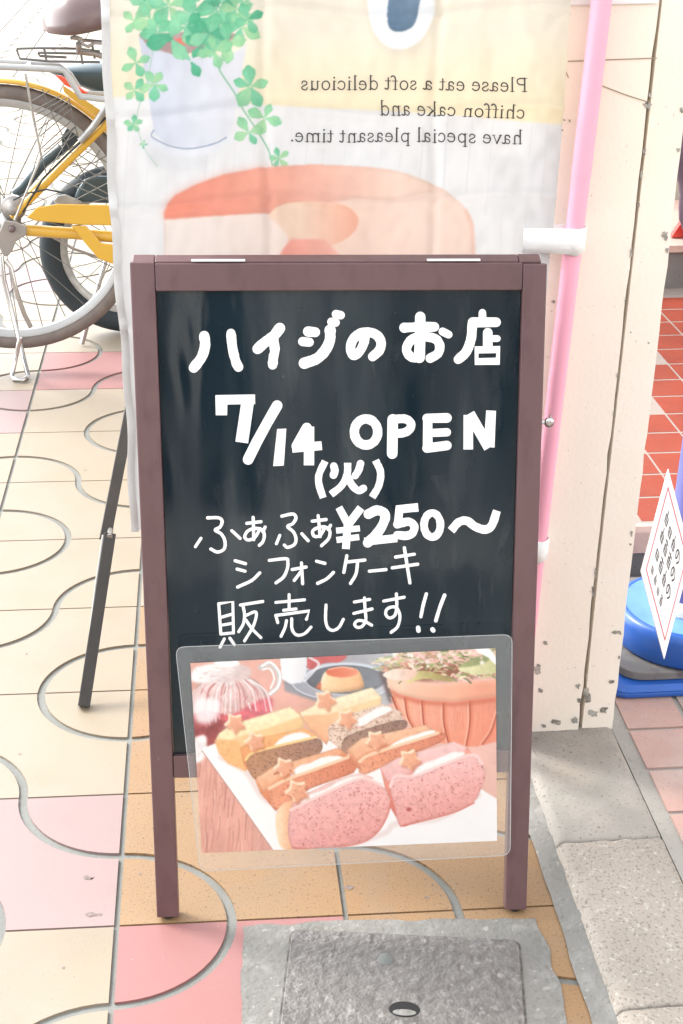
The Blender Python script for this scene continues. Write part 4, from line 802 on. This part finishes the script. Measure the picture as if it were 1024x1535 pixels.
# pink slices in front
crust([(596, 376), (640, 348), (800, 302), (838, 316), (862, 346), (700, 402), (656, 537), (622, 482)], (240, 168, 152), (216, 112, 100), ((640, 360), (650, 530))); crust([(598, 374), (645, 347), (800, 301), (838, 316), (822, 340), (640, 402), (616, 414)], (250, 216, 212), (240, 180, 176), ((680, 320), (700, 400))); cream([(684, 394), (712, 364), (750, 350), (800, 330), (832, 336), (760, 374), (705, 402)])
crumb([(622, 424), (634, 400), (660, 394), (690, 398), (780, 363), (855, 339), (882, 366), (889, 400), (877, 434), (857, 470), (800, 497), (700, 525), (652, 537), (636, 480)], (247, 198, 194), (232, 162, 156), ((680, 380), (720, 530)), pcol=(176, 92, 92), ps=5.5, lv=.20)
pv.line([(624, 426), (640, 397), (692, 396), (780, 361), (854, 338), (880, 362)], 9, (252, 218, 214), 3, .85); pv.line([(653, 537), (700, 526), (800, 499), (858, 472)], 4, (214, 104, 92), 2, .8); pv.fill(ell(675, 490, 7, 5, 14), (176, 78, 78), soft=2); cookie(678, 352, 35, -1.1)
pv.fill([(304, 520), (310, 494), (324, 474), (354, 466), (366, 482), (354, 594), (325, 600), (310, 574)], (253, 224, 188), True, soft=1.4, to=(240, 176, 138), dirn=((310, 0), (356, 0)), nz=(10, .05))
crust([(345, 482), (380, 450), (470, 408), (540, 388), (578, 402), (520, 432), (400, 482)], (250, 218, 212), (240, 184, 178), ((420, 400), (440, 470))); cream([(372, 474), (400, 448), (440, 434), (480, 412), (520, 398), (550, 400), (470, 442), (400, 478)])
crumb([(344, 492), (400, 466), (480, 428), (545, 404), (602, 426), (625, 468), (613, 512), (586, 554), (540, 582), (440, 598), (350, 597)], (247, 196, 192), (234, 164, 158), ((420, 440), (470, 600)), pcol=(180, 96, 94), ps=5.5, lv=.18)
pv.line([(346, 492), (400, 465), (480, 427), (545, 403), (598, 422)], 9, (252, 218, 212), 3, .85); pv.line([(352, 598), (440, 600), (540, 584), (587, 555), (614, 512), (626, 468)], 4, (218, 112, 98), 2, .8); cookie(364, 440, 37, -.8)
nxp, nyp = 440, 300; Q4 = [Vector((66, 82)), Vector((918, 40)), Vector((922, 578)), Vector((98, 612))]; VP = np.zeros((nyp, nxp, 3)); PC = np.zeros((nyp, nxp, 3))
for j in range(nyp):
    v = j / (nyp - 1); a_ = Q4[0].lerp(Q4[3], v); b_ = Q4[1].lerp(Q4[2], v)
    for i in range(nxp):
        p = a_.lerp(b_, i / (nxp - 1)); x = 250 + p.x / 1.8618; y = 950 + p.y / 1.8618; VP[j, i] = onplane(x, y, S0 + NO * .0110, NO)
        u_ = (p.x - pv.xs[0]) / 1.9; w_ = (p.y - pv.ys[0]) / 1.9; i0 = int(u_); j0 = int(w_); fu = u_ - i0; fv = w_ - j0
        PC[j, i] = (pv.I[j0, i0] * (1 - fu) + pv.I[j0, i0 + 1] * fu) * (1 - fv) + (pv.I[j0 + 1, i0] * (1 - fu) + pv.I[j0 + 1, i0 + 1] * fu) * fv
colour_mesh('print', VP, nxp, nyp, np.clip(lin_np(PC) ** 1.04, 0, 1) * .80, print_mat('glossy_photo', .3), lp)
def film_mat(name='clear_film', milk=.012):
    m = bpy.data.materials.new(name); m.use_nodes = True; n = m.node_tree.nodes; l = m.node_tree.links
    n.remove(n['Principled BSDF']); out = n['Material Output']
    tr = n.new('ShaderNodeBsdfTransparent'); df = n.new('ShaderNodeBsdfDiffuse'); df.inputs[0].default_value = (.75, .77, .78, 1)
    gl = n.new('ShaderNodeBsdfGlossy'); gl.inputs['Roughness'].default_value = .12
    m1 = n.new('ShaderNodeMixShader'); m1.inputs[0].default_value = milk
    tc = n.new('ShaderNodeTexCoord'); nz = n.new('ShaderNodeTexNoise'); nz.inputs['Scale'].default_value = 24; nz.inputs['Detail'].default_value = 3; nz.inputs['Distortion'].default_value = .8
    l.new(tc.outputs['Object'], nz.inputs['Vector'])
    bp = n.new('ShaderNodeBump'); bp.inputs['Strength'].default_value = .35; bp.inputs['Distance'].default_value = .006; l.new(nz.outputs[0], bp.inputs['Height'])
    fr = n.new('ShaderNodeFresnel'); fr.inputs['IOR'].default_value = 1.5; l.new(bp.outputs[0], fr.inputs['Normal']); l.new(bp.outputs[0], gl.inputs['Normal'])
    m2 = n.new('ShaderNodeMixShader')
    l.new(tr.outputs[0], m1.inputs[1]); l.new(df.outputs[0], m1.inputs[2]); l.new(fr.outputs[0], m2.inputs[0]); l.new(m1.outputs[0], m2.inputs[1]); l.new(gl.outputs[0], m2.inputs[2]); l.new(m2.outputs[0], out.inputs[0])
    return m
def rounded(q, r, n=5):
    o = []
    for i in range(4):
        p = Vector(q[i]); a = (Vector(q[i - 1]) - p).normalized(); b = (Vector(q[(i + 1) % 4]) - p).normalized()
        for k in range(n + 1):
            t_ = k / n; o.append(p + a * r * (1 - t_) ** 2 + b * r * t_ ** 2)
    return o
mb = MB()
out = rounded([(263, 970), (768, 951), (765, 1282), (300, 1306)], 14)
def filmpt(x, y, h):
    e = .0022 * noise.noise(Vector((x * .016, y * .016, 2))) + .0012 * noise.noise(Vector((x * .05, y * .03, 4)))
    return onplane(x, y, S0 + NO * (.0160 + e + h), NO)
sheet(mb, out, filmpt, 0, 0, 16)
mb.obj('clear_pouch', film_mat(), lp)
mb = MB(); sheet(mb, out, lambda x, y, h: onplane(x, y, S0 + NO * .0095, NO), 0, 0, 30); mb.obj('pouch_back', film_mat('milky_film', .13), lp)
mb = MB(); ribbon(mb, [(p.x, p.y) for p in out], .9, lambda x, y, h: filmpt(x, y, h + .0002), 0, smooth=False, closed=True); mb.obj('pouch_edge', mat('film_edge', (.42, .44, .45), .3), lp)
# ------------------------------------------------------------------ thin dark folding stand behind the banner
M_dark = mat('dark_metal', (.036, .033, .03), .4, var=(20, .4, .7, (.05, .045, .04)))
M_dark2 = mat('edge_metal', (.30, .29, .27), .35, metal=.6)
Lf = atz(126, 1062); q1 = atY(165, 800, Lf.y + .17); q2 = atY(196, 640, Lf.y + .30)
t = thing('folding_stand', 'slender dark metal folding stand with one leg showing left of the chalkboard', 'stand', Lf)
def bar(a, b, wx, wy, name):
    mb = MB(); a = Vector(a); b = Vector(b); ax = (b - a).normalized(); s_ = ax.cross(Vector((0, 1, 0))).normalized(); f_ = ax.cross(s_).normalized()
    A_ = [a + s_ * i * wx + f_ * j * wy for i, j in ((-1, -1), (1, -1), (1, 1), (-1, 1))]; B_ = [b + s_ * i * wx + f_ * j * wy for i, j in ((-1, -1), (1, -1), (1, 1), (-1, 1))]
    mb.hull(A_, B_); return mb.obj(name, M_dark, t, bevel=.001)
lo_ = bar(Lf + Vector((0, 0, .004)), q1, .0098, .009, 'lower_leg'); bar(q1 - (q2 - q1) * .10 + Vector((-.006, .02, 0)), q2 + (q2 - q1) * .5 + Vector((-.006, .02, 0)), .0095, .009, 'upper_leg')
mb = MB(); s_ = Vector((-.0105, -.004, 0)); mb.tube([Lf.lerp(q1, .35) + s_ + Vector((.003, 0, 0)), Lf.lerp(q1, .7) + s_, q1 + s_], .0028, 8); mb.obj('edge_strip', M_dark2, t)
mb = MB(); mb.tube([q1 + Vector((0, -.012, 0)), q1 + Vector((0, .03, 0))], .005, 10); mb.obj('hinge_pin', M_dark2, t)
R_f = Lf + Vector((.42, .18, .004)); bar(R_f, q2 + (q2 - q1) * .5 + Vector((.12, .06, 0)), .0085, .008, 'lower_leg')
top = q2 + (q2 - q1) * .5; bar(top + Vector((-.02, .035, 0)), top + Vector((.15, .075, 0)), .009, .009, 'cross_bar')
# ------------------------------------------------------------------ bicycles
M_byel = mat('yellow_enamel', (.58, .335, .032), .3, var=(5, .4, .7, (.60, .36, .045)), coat=.5)
M_alu = mat('aluminium', (.34, .34, .33), .4, metal=.7, var=(30, .4, .7, (.5, .5, .48)))
M_tyre = mat('grey_tyre', (.17, .14, .125), .8, var=(40, .4, .7, (.13, .11, .10)))
M_tyre2 = mat('dark_tyre', (.025, .035, .042), .7)
M_rim = mat('pale_rim', (.40, .41, .41), .4, metal=.2)
M_sad = mat('brown_leather', (.13, .085, .085), .28, coat=.3)
M_teal = mat('dark_slate_plastic', (.035, .062, .075), .35, coat=.2)
M_wire = mat('wire', (.16, .16, .15), .4, metal=.5)
M_refl = mat('red_reflector', (.75, .09, .04), .25, coat=.5)
M_plate = mat('zinc_plate', (.30, .285, .27), .45, metal=.4, var=(30, .4, .7, (.34, .31, .29)))
BK = 3.55
def B1(x, y, off=0.0): return atY(x, y, BK + off)
hub = B1(12, 332); WR = .336
t = thing('yellow_bicycle', 'yellow town bicycle parked on its rear stand, rear half showing left of the banner', 'bicycle', (hub.x, BK, 0))
def circ(c, r, n=72, a0=0, a1=360, y=0):
    full = a1 - a0 >= 360
    return [Vector((c.x + r * math.cos(math.radians(a0 + (a1 - a0) * k / n)), c.y + y, c.z + r * math.sin(math.radians(a0 + (a1 - a0) * k / n)))) for k in range(n if full else n + 1)]
def wheel(c, R, tr, par, mt, spokes=28, spname='spokes'):
    w_ = bpy.data.objects.new
    mb = MB(); mb.tube(circ(c, R - tr), tr, 14, closed=True); ty = mb.obj('tyre', mt, par)
    rr = R - 2 * tr + .002
    mb = MB(); mb.lathe([(rr, -.013), (rr + .004, -.011), (rr + .004, .011), (rr, .013), (rr - .016, .009), (rr - .019, 0), (rr - .016, -.009), (rr, -.013)], c, 72, axis='y'); mb.obj('rim', M_rim, ty)
    mb = MB()
    for k in range(spokes):
        a = 2 * math.pi * k / spokes; s_ = 1 if k % 2 else -1; b_a = a + (.9 if (k // 2) % 2 else -.9)
        mb.tube([c + Vector((.025 * math.cos(b_a), s_ * .028, .025 * math.sin(b_a))), c + Vector(((rr - .012) * math.cos(a), s_ * .004, (rr - .012) * math.sin(a)))], .0012, 5)
    mb.obj(spname, M_wire, ty)
    mb = MB(); mb.lathe([(.0, -.05), (.012, -.05), (.012, -.034), (.03, -.032), (.03, -.026), (.016, -.022), (.016, .022), (.03, .026), (.03, .032), (.012, .034), (.012, .05), (0, .05)], c, 24, axis='y'); mb.obj('hub', M_alu, ty)
wheel(hub, WR, .0185, t, M_tyre)
front = hub + Vector((1.09, .0, 0)); wheel(front, WR, .0185, t, M_tyre)
mb = MB()   # mudguard: curved strip over the tyre
arc_ = circ(hub, WR + .010, 40, 18, 175)
V = []
for p in arc_:
    d = (p - hub).normalized()
    for q, dy in ((-.006, -.016), (0, -.013), (.003, -.006), (.003, .006), (0, .013), (-.006, .016)): V.append(p + d * q + Vector((0, dy, 0)))
mb.add(V, [(k * 6 + q, k * 6 + 6 + q, k * 6 + 7 + q, k * 6 + 1 + q) for k in range(40) for q in range(5)], 0, True)
o = mb.obj('mudguard', M_byel, t); sm = o.modifiers.new('thick', 'SOLIDIFY'); sm.thickness = .0015
mb = MB(); mb.hull([B1(*p, -.036) for p in [(94, 128), (104, 134), (158, 170), (157, 184), (132, 166), (108, 148), (96, 138)]], [B1(*p, -.03) for p in [(94, 128), (104, 134), (158, 170), (157, 184), (132, 166), (108, 148), (96, 138)]]); mb.obj('guard_flare', M_byel, t)
mb = MB()
def T1(pts, r, off=0.0, seg=10): mb.tube([B1(p[0], p[1], off if len(p) < 3 else p[2]) for p in pts], r, seg)
mb = MB(); T1([(18, 326), (60, 284), (110, 234), (160, 185)], .0095, -.045); T1([(160, 185), (200, 146), (225, 120)], .0095, -.045); mb.obj('seat_stay', M_byel, t)
mb = MB(); T1([(40, 295), (90, 245), (160, 175)], .0075, .06); mb.obj('seat_stay', M_byel, t)
mb = MB(); T1([(39, 345), (110, 350), (250, 362)], .0145, -.055); mb.obj('chain_stay', M_byel, t)
bb = hub + Vector((.45, 0, -.06)); seat_top = hub + Vector((.28, 0, .40))
mb = MB(); mb.tube([bb, seat_top], .016, 14); mb.tube([bb, front + Vector((-.14, 0, .38))], .018, 14); mb.tube([front + Vector((-.14, 0, .34)), front + Vector((-.17, 0, .55))], .019, 14); mb.obj('main_frame', M_byel, t)
mb = MB(); mb.tube([front + Vector((0, -.05, 0)), front + Vector((-.10, -.05, .32)), front + Vector((-.14, 0, .36))], .011, 10); mb.tube([front + Vector((0, .05, 0)), front + Vector((-.10, .05, .32)), front + Vector((-.14, 0, .36))], .011, 10); mb.obj('fork', M_byel, t)
hb = front + Vector((-.18, 0, .64)); mb = MB(); mb.tube([hb + Vector((-.20, -.27, .02)), hb + Vector((-.05, -.25, .06)), hb + Vector((.03, -.1, .04)), hb, hb + Vector((.03, .1, .04)), hb + Vector((-.05, .25, .06)), hb + Vector((-.20, .27, .02))], .011, 10); mb.tube([hb, front + Vector((-.17, 0, .54))], .011, 10); mb.obj('handlebar', M_alu, t)
def plate1(name, poly, o0, o1, m): 
    mb = MB(); mb.hull([B1(x, y, o0) for x, y in poly], [B1(x, y, o1) for x, y in poly]); return mb.obj(name, m, t, bevel=.003)
plate1('chain_case', [(55, 311), (86, 305.5), (250, 309), (250, 345), (172, 338), (120, 337), (54, 331), (40, 326)], -.085, -.06, M_byel)
plate1('case_lower', [(106, 338), (129, 338), (152, 364), (176, 367), (240, 372), (240, 405), (176, 398), (148, 388), (133, 371)], -.082, -.07, M_byel)
plate1('axle_plate', [(6, 330), (24, 332), (40, 339), (40, 352), (24, 362), (19, 375), (12, 384), (5, 384), (-6, 360)], -.078, -.062, M_plate)
mb = MB(); mb.lathe([(0, -.012), (.007, -.012), (.0075, -.002), (.009, 0), (0, 0)], B1(18, 343, -.080), 8, axis='y'); mb.obj('axle_nut', M_sad, t)
mb = MB(); mb.lathe([(.0, -.026), (.012, -.026), (.013, -.016), (.024, -.012), (.026, -.004), (.030, -.004), (.031, .002), (.031, .014), (.03, .016), (0, .016)], B1(20, 312, -.03), 30, axis='y'); mb.obj('brake_drum', M_plate, t)
mb = MB(); T1([(54, 340, -.04), (110, 373, -.04), (160, 390, -.04), (230, 400, -.04)], .004, -.04, 8); mb.obj('chain', M_plate, t)
mb = MB(); T1([(-40, 94, -.07), (0, 100, -.07), (88, 104, -.07), (97, 106, -.07), (104, 118, -.07), (121, 145, -.07), (156, 149, -.07), (200, 150, -.07)], .0075); T1([(-40, 90, .07), (90, 99, .07), (105, 112, .07), (124, 140, .07), (200, 144, .07)], .0075); T1([(40, 103, -.07), (44, 96, .07)], .006); mb.obj('rear_rack', M_rim, t)
mb = MB(); T1([(120, 212), (140, 190), (160, 160)], .0085, -.06); T1([(38, 110, -.075), (47, 160, -.075), (62, 235, -.06), (22, 330, -.075)], .003); mb.obj('rack_stay', M_alu, t)
mb = MB(); T1([(25, 74), (30, 88), (75, 92), (150, 93)], .003, .0, 6); T1([(25, 73), (60, 72), (115, 73), (150, 77)], .003, .0, 6); T1([(57, 79), (150, 81)], .003, 0, 6); T1([(57, 79), (60, 84), (100, 86)], .003, 0, 6); T1([(66, 72), (70, 93)], .003, 0, 6); T1([(118, 60), (124, 96)], .003, 0, 6); T1([(138, 66), (142, 88)], .003, 0, 6); mb.obj('carrier_wire', M_wire, t)
plate1('reflector', [(82, 112), (92, 113), (134, 140), (124, 140), (98, 128)], -.02, .0, M_refl)
mb = MB()
for L in ([(40, 127), (50, 170), (62, 232), (70, 262)], [(63, 133), (80, 175), (105, 225), (128, 265)], [(103, 146), (110, 180), (120, 215)], [(48, 152), (74, 136)], [(53, 165), (92, 143)], [(54, 172), (100, 146)], [(54, 183), (104, 150)], [(57, 195), (106, 155)], [(60, 204), (108, 163)], [(62, 222), (108, 180)], [(65, 228), (112, 190)], [(67, 236), (116, 200)], [(70, 250), (120, 212)], [(58, 240), (114, 190)], [(90, 270), (168, 302)], [(96, 256), (168, 294)], [(110, 280), (168, 250)], [(112, 300), (166, 272)], [(118, 232), (165, 262)], [(128, 226), (166, 246)], [(106, 242), (142, 262), (166, 256)], [(108, 250), (140, 244), (166, 230)], [(112, 268), (140, 240), (150, 225)]): T1(L, .0014, -.05, 5)
mb.obj('skirt_guard', M_wire, t)
mb = MB(); T1([(34, 318, -.05), (64, 268, -.058), (96, 236, -.058), (130, 205, -.058), (170, 165, -.05)], .0028, -.05, 8); T1([(20, 300, -.06), (40, 290, -.062), (70, 284, -.06), (100, 290, -.05)], .0022, -.05, 8); mb.obj('brake_cable', M_tyre2, t)
mb = MB()   # saddle: padded shell, broad at the rear
sc0 = B1(150, 22); V = []; n_s, n_r = 18, 18
for k in range(n_s + 1):
    u = k / n_s; e_ = min(1, 1 - (1 - min(1, u * 3.2)) ** 2) ** .5 + .02; x = sc0.x - .135 + .27 * u; hw = e_ * .105 * math.sin(math.pi * min(1, (u * .9 + .06)) ** .8) ** .6 * (1 - .62 * u) + .012
    ht = e_ * .07 * math.sin(math.pi * (u * .86 + .1)) ** .5 * (1 - .45 * u)
    for q in range(n_r):
        a = 2 * math.pi * q / n_r; ca, sa = math.cos(a), math.sin(a)
        V.append((x, sc0.y + hw * ca, sc0.z + (ht * sa if sa > 0 else ht * .75 * sa) + .02 * u - .035 * abs(ca) ** 2 * (1 - u)))
mb.add(V, [(k * n_r + q, k * n_r + (q + 1) % n_r, (k + 1) * n_r + (q + 1) % n_r, (k + 1) * n_r + q) for k in range(n_s) for q in range(n_r)] + [list(range(n_r))[::-1], list(range(n_s * n_r, n_s * n_r + n_r))], 0, True)
sad = mb.obj('saddle', M_sad, t)
mb = MB(); T1([(106, 58, -.05), (112, 55, -.05), (122, 58, -.05), (124, 66, -.05), (132, 70, -.05), (142, 64, -.05), (170, 66, -.05)], .004); T1([(106, 56, .05), (124, 60, .05), (170, 64, .05)], .004)
T1([(118, 66, -.05), (118, 78, -.02), (140, 80, 0.0), (175, 90, 0)], .007); mb.obj('saddle_springs', M_plate, sad)
mb = MB(); mb.tube([seat_top, Vector((sc0.x + .03, sc0.y, sc0.z - .02))], .013, 12); mb.obj('seat_post', M_alu, t)
def kick(pts, name):
    mb = MB(); mb.tube(pts, .0062, 10); mb.obj(name, M_chrome, t)
g = lambda x, y, z=.007: atz(x, y, z)
kick([B1(2, 384, -.07), B1(6, 420, -.085), g(42, 562), g(40, 567), g(34, 570), g(22, 569), g(18, 562), B1(27, 520, -.09), B1(30, 506, -.085)], 'kickstand')
kick([B1(8, 390, -.07), B1(16, 400, -.075), B1(24, 435, -.085), B1(36, 470, -.07), B1(46, 490, -.06)], 'kickstand_brace')
# second bicycle: small wheel with a fat dark tyre
BK2 = 3.83
def B2(x, y, off=0.0): return atY(x, y, BK2 + off)
t = thing('small_wheel_bicycle', 'dark small wheeled bicycle with fat black tyre, parked behind the yellow bicycle', 'bicycle', (B2(190, 372).x, BK2, 0))
h2 = B2(189, 370); h2.z = .238; M_rim = M_alu; wheel(h2, .236, .030, t, M_tyre2, 20)
f2 = h2 + Vector((.98, .0, 0)); wheel(f2, .236, .030, t, M_tyre2, 20)
def plate2(name, poly, o0, o1, m, bv=.008):
    mb = MB(); mb.hull([B2(x, y, o0) for x, y in poly], [B2(x, y, o1) for x, y in poly]); return mb.obj(name, m, t, bevel=bv)
s2 = B2(170, 118); mb = MB(); V = []
for k in range(19):
    u = k / 18; x = s2.x - .17 + .30 * u; hw = .10 * (1 - .5 * u) * min(1, (u * 5 + .15)) ** .5; ht = .012 + .05 * min(1, u * 2.2)
    for q in range(16):
        a = 2 * math.pi * q / 16; V.append((x, s2.y + hw * math.cos(a), s2.z + .035 - .03 * u + ht * (math.sin(a) if math.sin(a) < 0 else .4 * math.sin(a))))
mb.add(V, [(k * 16 + q, k * 16 + (q + 1) % 16, (k + 1) * 16 + (q + 1) % 16, (k + 1) * 16 + q) for k in range(18) for q in range(16)] + [list(range(16))[::-1], list(range(288, 304))], 0, True); mb.obj('saddle', M_teal, t)
plate2('frame_cover', [(109, 303), (116, 284), (127, 268), (146, 263), (170, 264), (230, 268), (230, 305), (168, 305)], -.05, .05, M_teal)
plate2('pedal', [(92, 206), (104, 185), (112, 188), (121, 200), (116, 235), (95, 239)], -.04, .04, M_tyre2, .004)
mb = MB(); mb.tube([B2(22, 291), B2(34, 282), B2(64, 246), B2(92, 222)], .0135, 12); mb.obj('stay_tube', M_teal, t)
plate2('side_cover', [(80, 300), (86, 293), (98, 291), (124, 302), (118, 310), (84, 308)], -.06, -.03, M_alu, .004)
mb = MB(); sp2 = Vector((s2.x, s2.y, s2.z)); b2 = h2 + Vector((.42, 0, .02)); mb.tube([sp2, b2], .016, 12); mb.tube([b2, f2 + Vector((-.12, 0, .42))], .02, 12); mb.tube([h2 + Vector((0, -.06, 0)), b2 + Vector((0, -.04, 0))], .011, 10); mb.tube([h2 + Vector((0, .06, 0)), b2 + Vector((0, .04, 0))], .011, 10); mb.tube([f2 + Vector((0, -.06, 0)), f2 + Vector((-.1, -.05, .36)), f2 + Vector((-.14, 0, .46)), f2 + Vector((-.18, 0, .68))], .013, 10); mb.tube([f2 + Vector((-.28, -.26, .70)), f2 + Vector((-.18, -.1, .70)), f2 + Vector((-.18, .1, .70)), f2 + Vector((-.28, .26, .70))], .011, 10)
mb.obj('main_frame', M_teal, t)
mb = MB(); mb.tube([h2 + Vector((-.05, -.07, .0)), h2 + Vector((-.10, -.10, -.14)), h2 + Vector((-.13, -.11, -.232))], .007, 8); mb.obj('side_stand', M_chrome, t)
# ------------------------------------------------------------------ blue based stand, notice, and things at the entrance
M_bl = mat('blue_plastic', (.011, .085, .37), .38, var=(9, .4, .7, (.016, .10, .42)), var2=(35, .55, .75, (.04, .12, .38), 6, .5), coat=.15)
M_bl_lit = mat('blue_lit_top', (.13, .29, .58), .4, var=(30, .4, .7, (.11, .26, .54)))  # paler copy of the tank's blue; light from above put into the colour
M_vio = mat('violet_column', (.11, .115, .36), .4, coat=.2, var=(6, .4, .7, (.13, .14, .40)))
M_plateg = mat('dusty_rubber', (.13, .125, .12), .7, var=(8, .35, .65, (.22, .205, .195), 5), var2=(30, .55, .7, (.09, .08, .08)))
fz = KZ + .0005
fL = atz(930, 1043, fz); cx0 = .632; cy0 = atz(985, 1046, fz).y
SQ = .36
t = thing('blue_base_stand', 'round blue weighted stand base with violet column on a grey plate by the entrance', 'stand', (cx0 + SQ / 2, cy0 + SQ / 2, fz))
def rsq(x0, y0, s, r): return [(p.x, p.y) for p in rounded([(x0, y0), (x0 + s, y0), (x0 + s, y0 + s), (x0, y0 + s)], r, 6)]
mb = MB(); o_ = rsq(cx0, cy0, SQ, .035); i_ = rsq(cx0 + .012, cy0 + .012, SQ - .024, .03)
mb.hull([(x, y, fz) for x, y in o_], [(x, y, fz + .010) for x, y in o_]); mb.hull([(x, y, fz + .0105) for x, y in o_], [(x, y, fz + .018) for x, y in i_])
mb.obj('lower_base', M_bl, t, bevel=.003)
mb = MB(); pp = rsq(cx0 + .02, cy0 + .022, SQ - .04, .05); mb.hull([(x, y, fz + .019) for x, y in pp], [(x, y, fz + .034) for x, y in pp]); mb.obj('ballast_plate', M_plateg, t, bevel=.002)
tl_ = atz(938, 950, fz + .075); TRD = .84; cc = (tl_.x + .142 * TRD, cy0 + .016 + .142 * TRD, fz + .035)
mb = MB(); mb.lathe([(a_ * TRD, b_) for a_, b_ in [(0, .0), (.138, .0), (.142, .006), (.142, .045), (.136, .056), (.128, .060), (.124, .0595)]], cc, 64); tank = mb.obj('water_tank', M_bl, t)
mb = MB(); mb.lathe([(a_ * TRD, b_) for a_, b_ in [(.1235, .0595), (.118, .058), (.0, .058)]], cc, 64); mb.obj('tank_top', M_bl_lit, tank)
mb = MB(); mb.lathe([(.052, .0585), (.052, .075), (.045, .082), (.0, .082)], cc, 32); mb.obj('collar', M_paper, t)
mb = MB(); mb.lathe([(.044, .0825), (.044, .13), (.04, .45), (.036, .75), (.0, .76)], (cc[0], cc[1], cc[2]), 32); mb.obj('column', M_vio, t)
# notice card
M_card = mat('notice_card', (.80, .79, .78), .5); M_rline = mat('red_border', (.62, .05, .09), .5); M_blk = mat('notice_ink', (.05, .05, .05), .6)
nA = atY(1002, 703, 1.955); nB = atY(961, 856, 1.86); nC = atY(996, 988, 1.80); nD = nA + (nC - nB)
t = thing('notice_card', 'white notice card with red border leaning on the blue stand', 'notice', (nA + nC) / 2)
nn_ = (nD - nA).cross(nB - nA).normalized()
if nn_.dot(CAM - nA) < 0: nn_ = -nn_
def onc(u, v, h): return nA + (nD - nA) * u + (nB - nA) * v + nn_ * h
mb = MB(); mb.hull([onc(*p, -.002) for p in ((0, 0), (1, 0), (1, 1), (0, 1))], [onc(*p, 0) for p in ((0, 0), (1, 0), (1, 1), (0, 1))]); card = mb.obj('card', M_card, t)
mb = MB(); ribbon(mb, [(.1, .1), (.9, .1), (.9, .9), (.1, .9)], .02, lambda x, y, h: onc(x, y, h + .0006), 0, smooth=False, closed=True); mb.obj('border', M_rline, card)
mb = MB(); rk = random.Random(9); q_ = [0]
def N_(x, y, h): return onc(x, y, h + .0005)
def kan(u, v, s):
    for pts in [[(.1, .15), (.9, .12)], [(.5, 0), (.48, .5)], [(.15, .45), (.85, .42)], [(.15, .45), (.18, .95)], [(.85, .42), (.82, .95)], [(.18, .7), (.82, .68)], [(.18, .95), (.82, .93)]][rk.randint(0, 2):]:
        q_[0] += 1; ribbon(mb, [(u + x * s * .8, v + y * s) for x, y in pts], s * .1, N_, (q_[0] % 5) * 5e-5, smooth=False)
def no(u, v, s): q_[0] += 1; ribbon(mb, [(u + x * s, v + y * s) for x, y in [(.5, .15), (.45, .6), (.2, .8), (.08, .5), (.3, .15), (.7, .15), (.92, .5), (.6, .9)]], s * .11, N_, (q_[0] % 5) * 5e-5)
for r in range(3):
    for k in range(4):
        (no if k == 3 else kan)(.2 + k * .145, .2 + r * .17, .13)
for k in range(4): kan(.2 + k * .12, .73, .09)
mb.obj('lettering', M_blk, card)
# things on the inner step
M_redp = mat('red_plastic', (.62, .045, .03), .35, coat=.3); M_purp = mat('dark_purple_cloth', (.075, .05, .075), .6, var=(9, .35, .7, (.11, .075, .10)))
t3 = PZ + .126; Yt = B0 + .06
a = atY(1004, 378, Yt); a.z = t3
t = thing('triangle_marker', 'red bordered triangular marker on the inner step, seen past the pillar edge', 'marker', (a.x + .2, Yt, t3))
mb = MB(); tri = [(a.x, t3 + .002), (a.x + .42, t3 + .002), (a.x + .21, t3 + .37)]
def inset(tr, k):
    c = (sum(p[0] for p in tr) / 3, sum(p[1] for p in tr) / 3); return [(c[0] + (p[0] - c[0]) * k, c[1] + (p[1] - c[1]) * k) for p in tr]
ti = inset(tri, .62)
for i in range(3):
    j = (i + 1) % 3; Q = [tri[i], tri[j], ti[j], ti[i]]; mb.hull([(x, Yt, z) for x, z in Q], [(x, Yt + .02, z) for x, z in Q])
mb.obj('frame', M_redp, t)
mb = MB(); mb.hull([(x, Yt + .008, z) for x, z in ti], [(x, Yt + .016, z) for x, z in ti]); mb.obj('panel', M_paper, t)
mb = MB(); bc = atY(1085, 290, Yt - .06); V = []
for k in range(20):
    u = k / 19; z = t3 + .002 + .62 * u; rx = .16 * math.sin(math.pi * (.10 + .75 * u)) ** .7 + .012 * math.sin(u * 19); ry = .045 * math.sin(math.pi * (.15 + .75 * u)) + .01
    for q in range(24):
        aa = 2 * math.pi * q / 24; V.append((bc.x + rx * math.cos(aa) * (1 + .05 * math.sin(5 * aa)), Yt - .062 + ry * math.sin(aa), z))
mb.add(V, [(k * 24 + q, k * 24 + (q + 1) % 24, (k + 1) * 24 + (q + 1) % 24, (k + 1) * 24 + q) for k in range(19) for q in range(24)] + [list(range(24))[::-1], list(range(19 * 24, 20 * 24))], 0, True)
tag(mb.obj('shopping_bag', M_purp), 'dark purple bag standing before the red triangle on the inner step', 'bag')

# ------------------------------------------------------------------ unseen street side, made up so the glossy board has something to reflect
M_fac = mat('facade_plaster', (.55, .52, .48), .8, var=(2, .4, .7, (.48, .45, .42))); M_glz = mat('shop_glass', (.02, .025, .03), .08)
t = thing('added_shopfront', 'unseen pale shopfront with dark windows, added behind the viewer for the chalkboard reflections', 'building', (0, -6.4, 0))
mb = MB(); mb.box((-9, -6.8, -.01), (11, -6.4, .35)); mb.box((-9, -6.8, 2.5), (11, -6.4, 5.2))
xs = [-9, -6.2, -4.1, -2.4, -1.15, -.45, .1, .75, 1.5, 2.1, 3.4, 5.2, 7.6, 10.6]
for k, x in enumerate(xs): mb.box((x, -6.8, .3502), (x + (.16, .38, .1, .24)[k % 4], -6.38, 2.4998))
mb.obj('wall', M_fac, t)
mb = MB(); mb.box((-9, -6.7, .3504), (11, -6.62, 2.4996)); mb.obj('shop_window', M_glz, t)
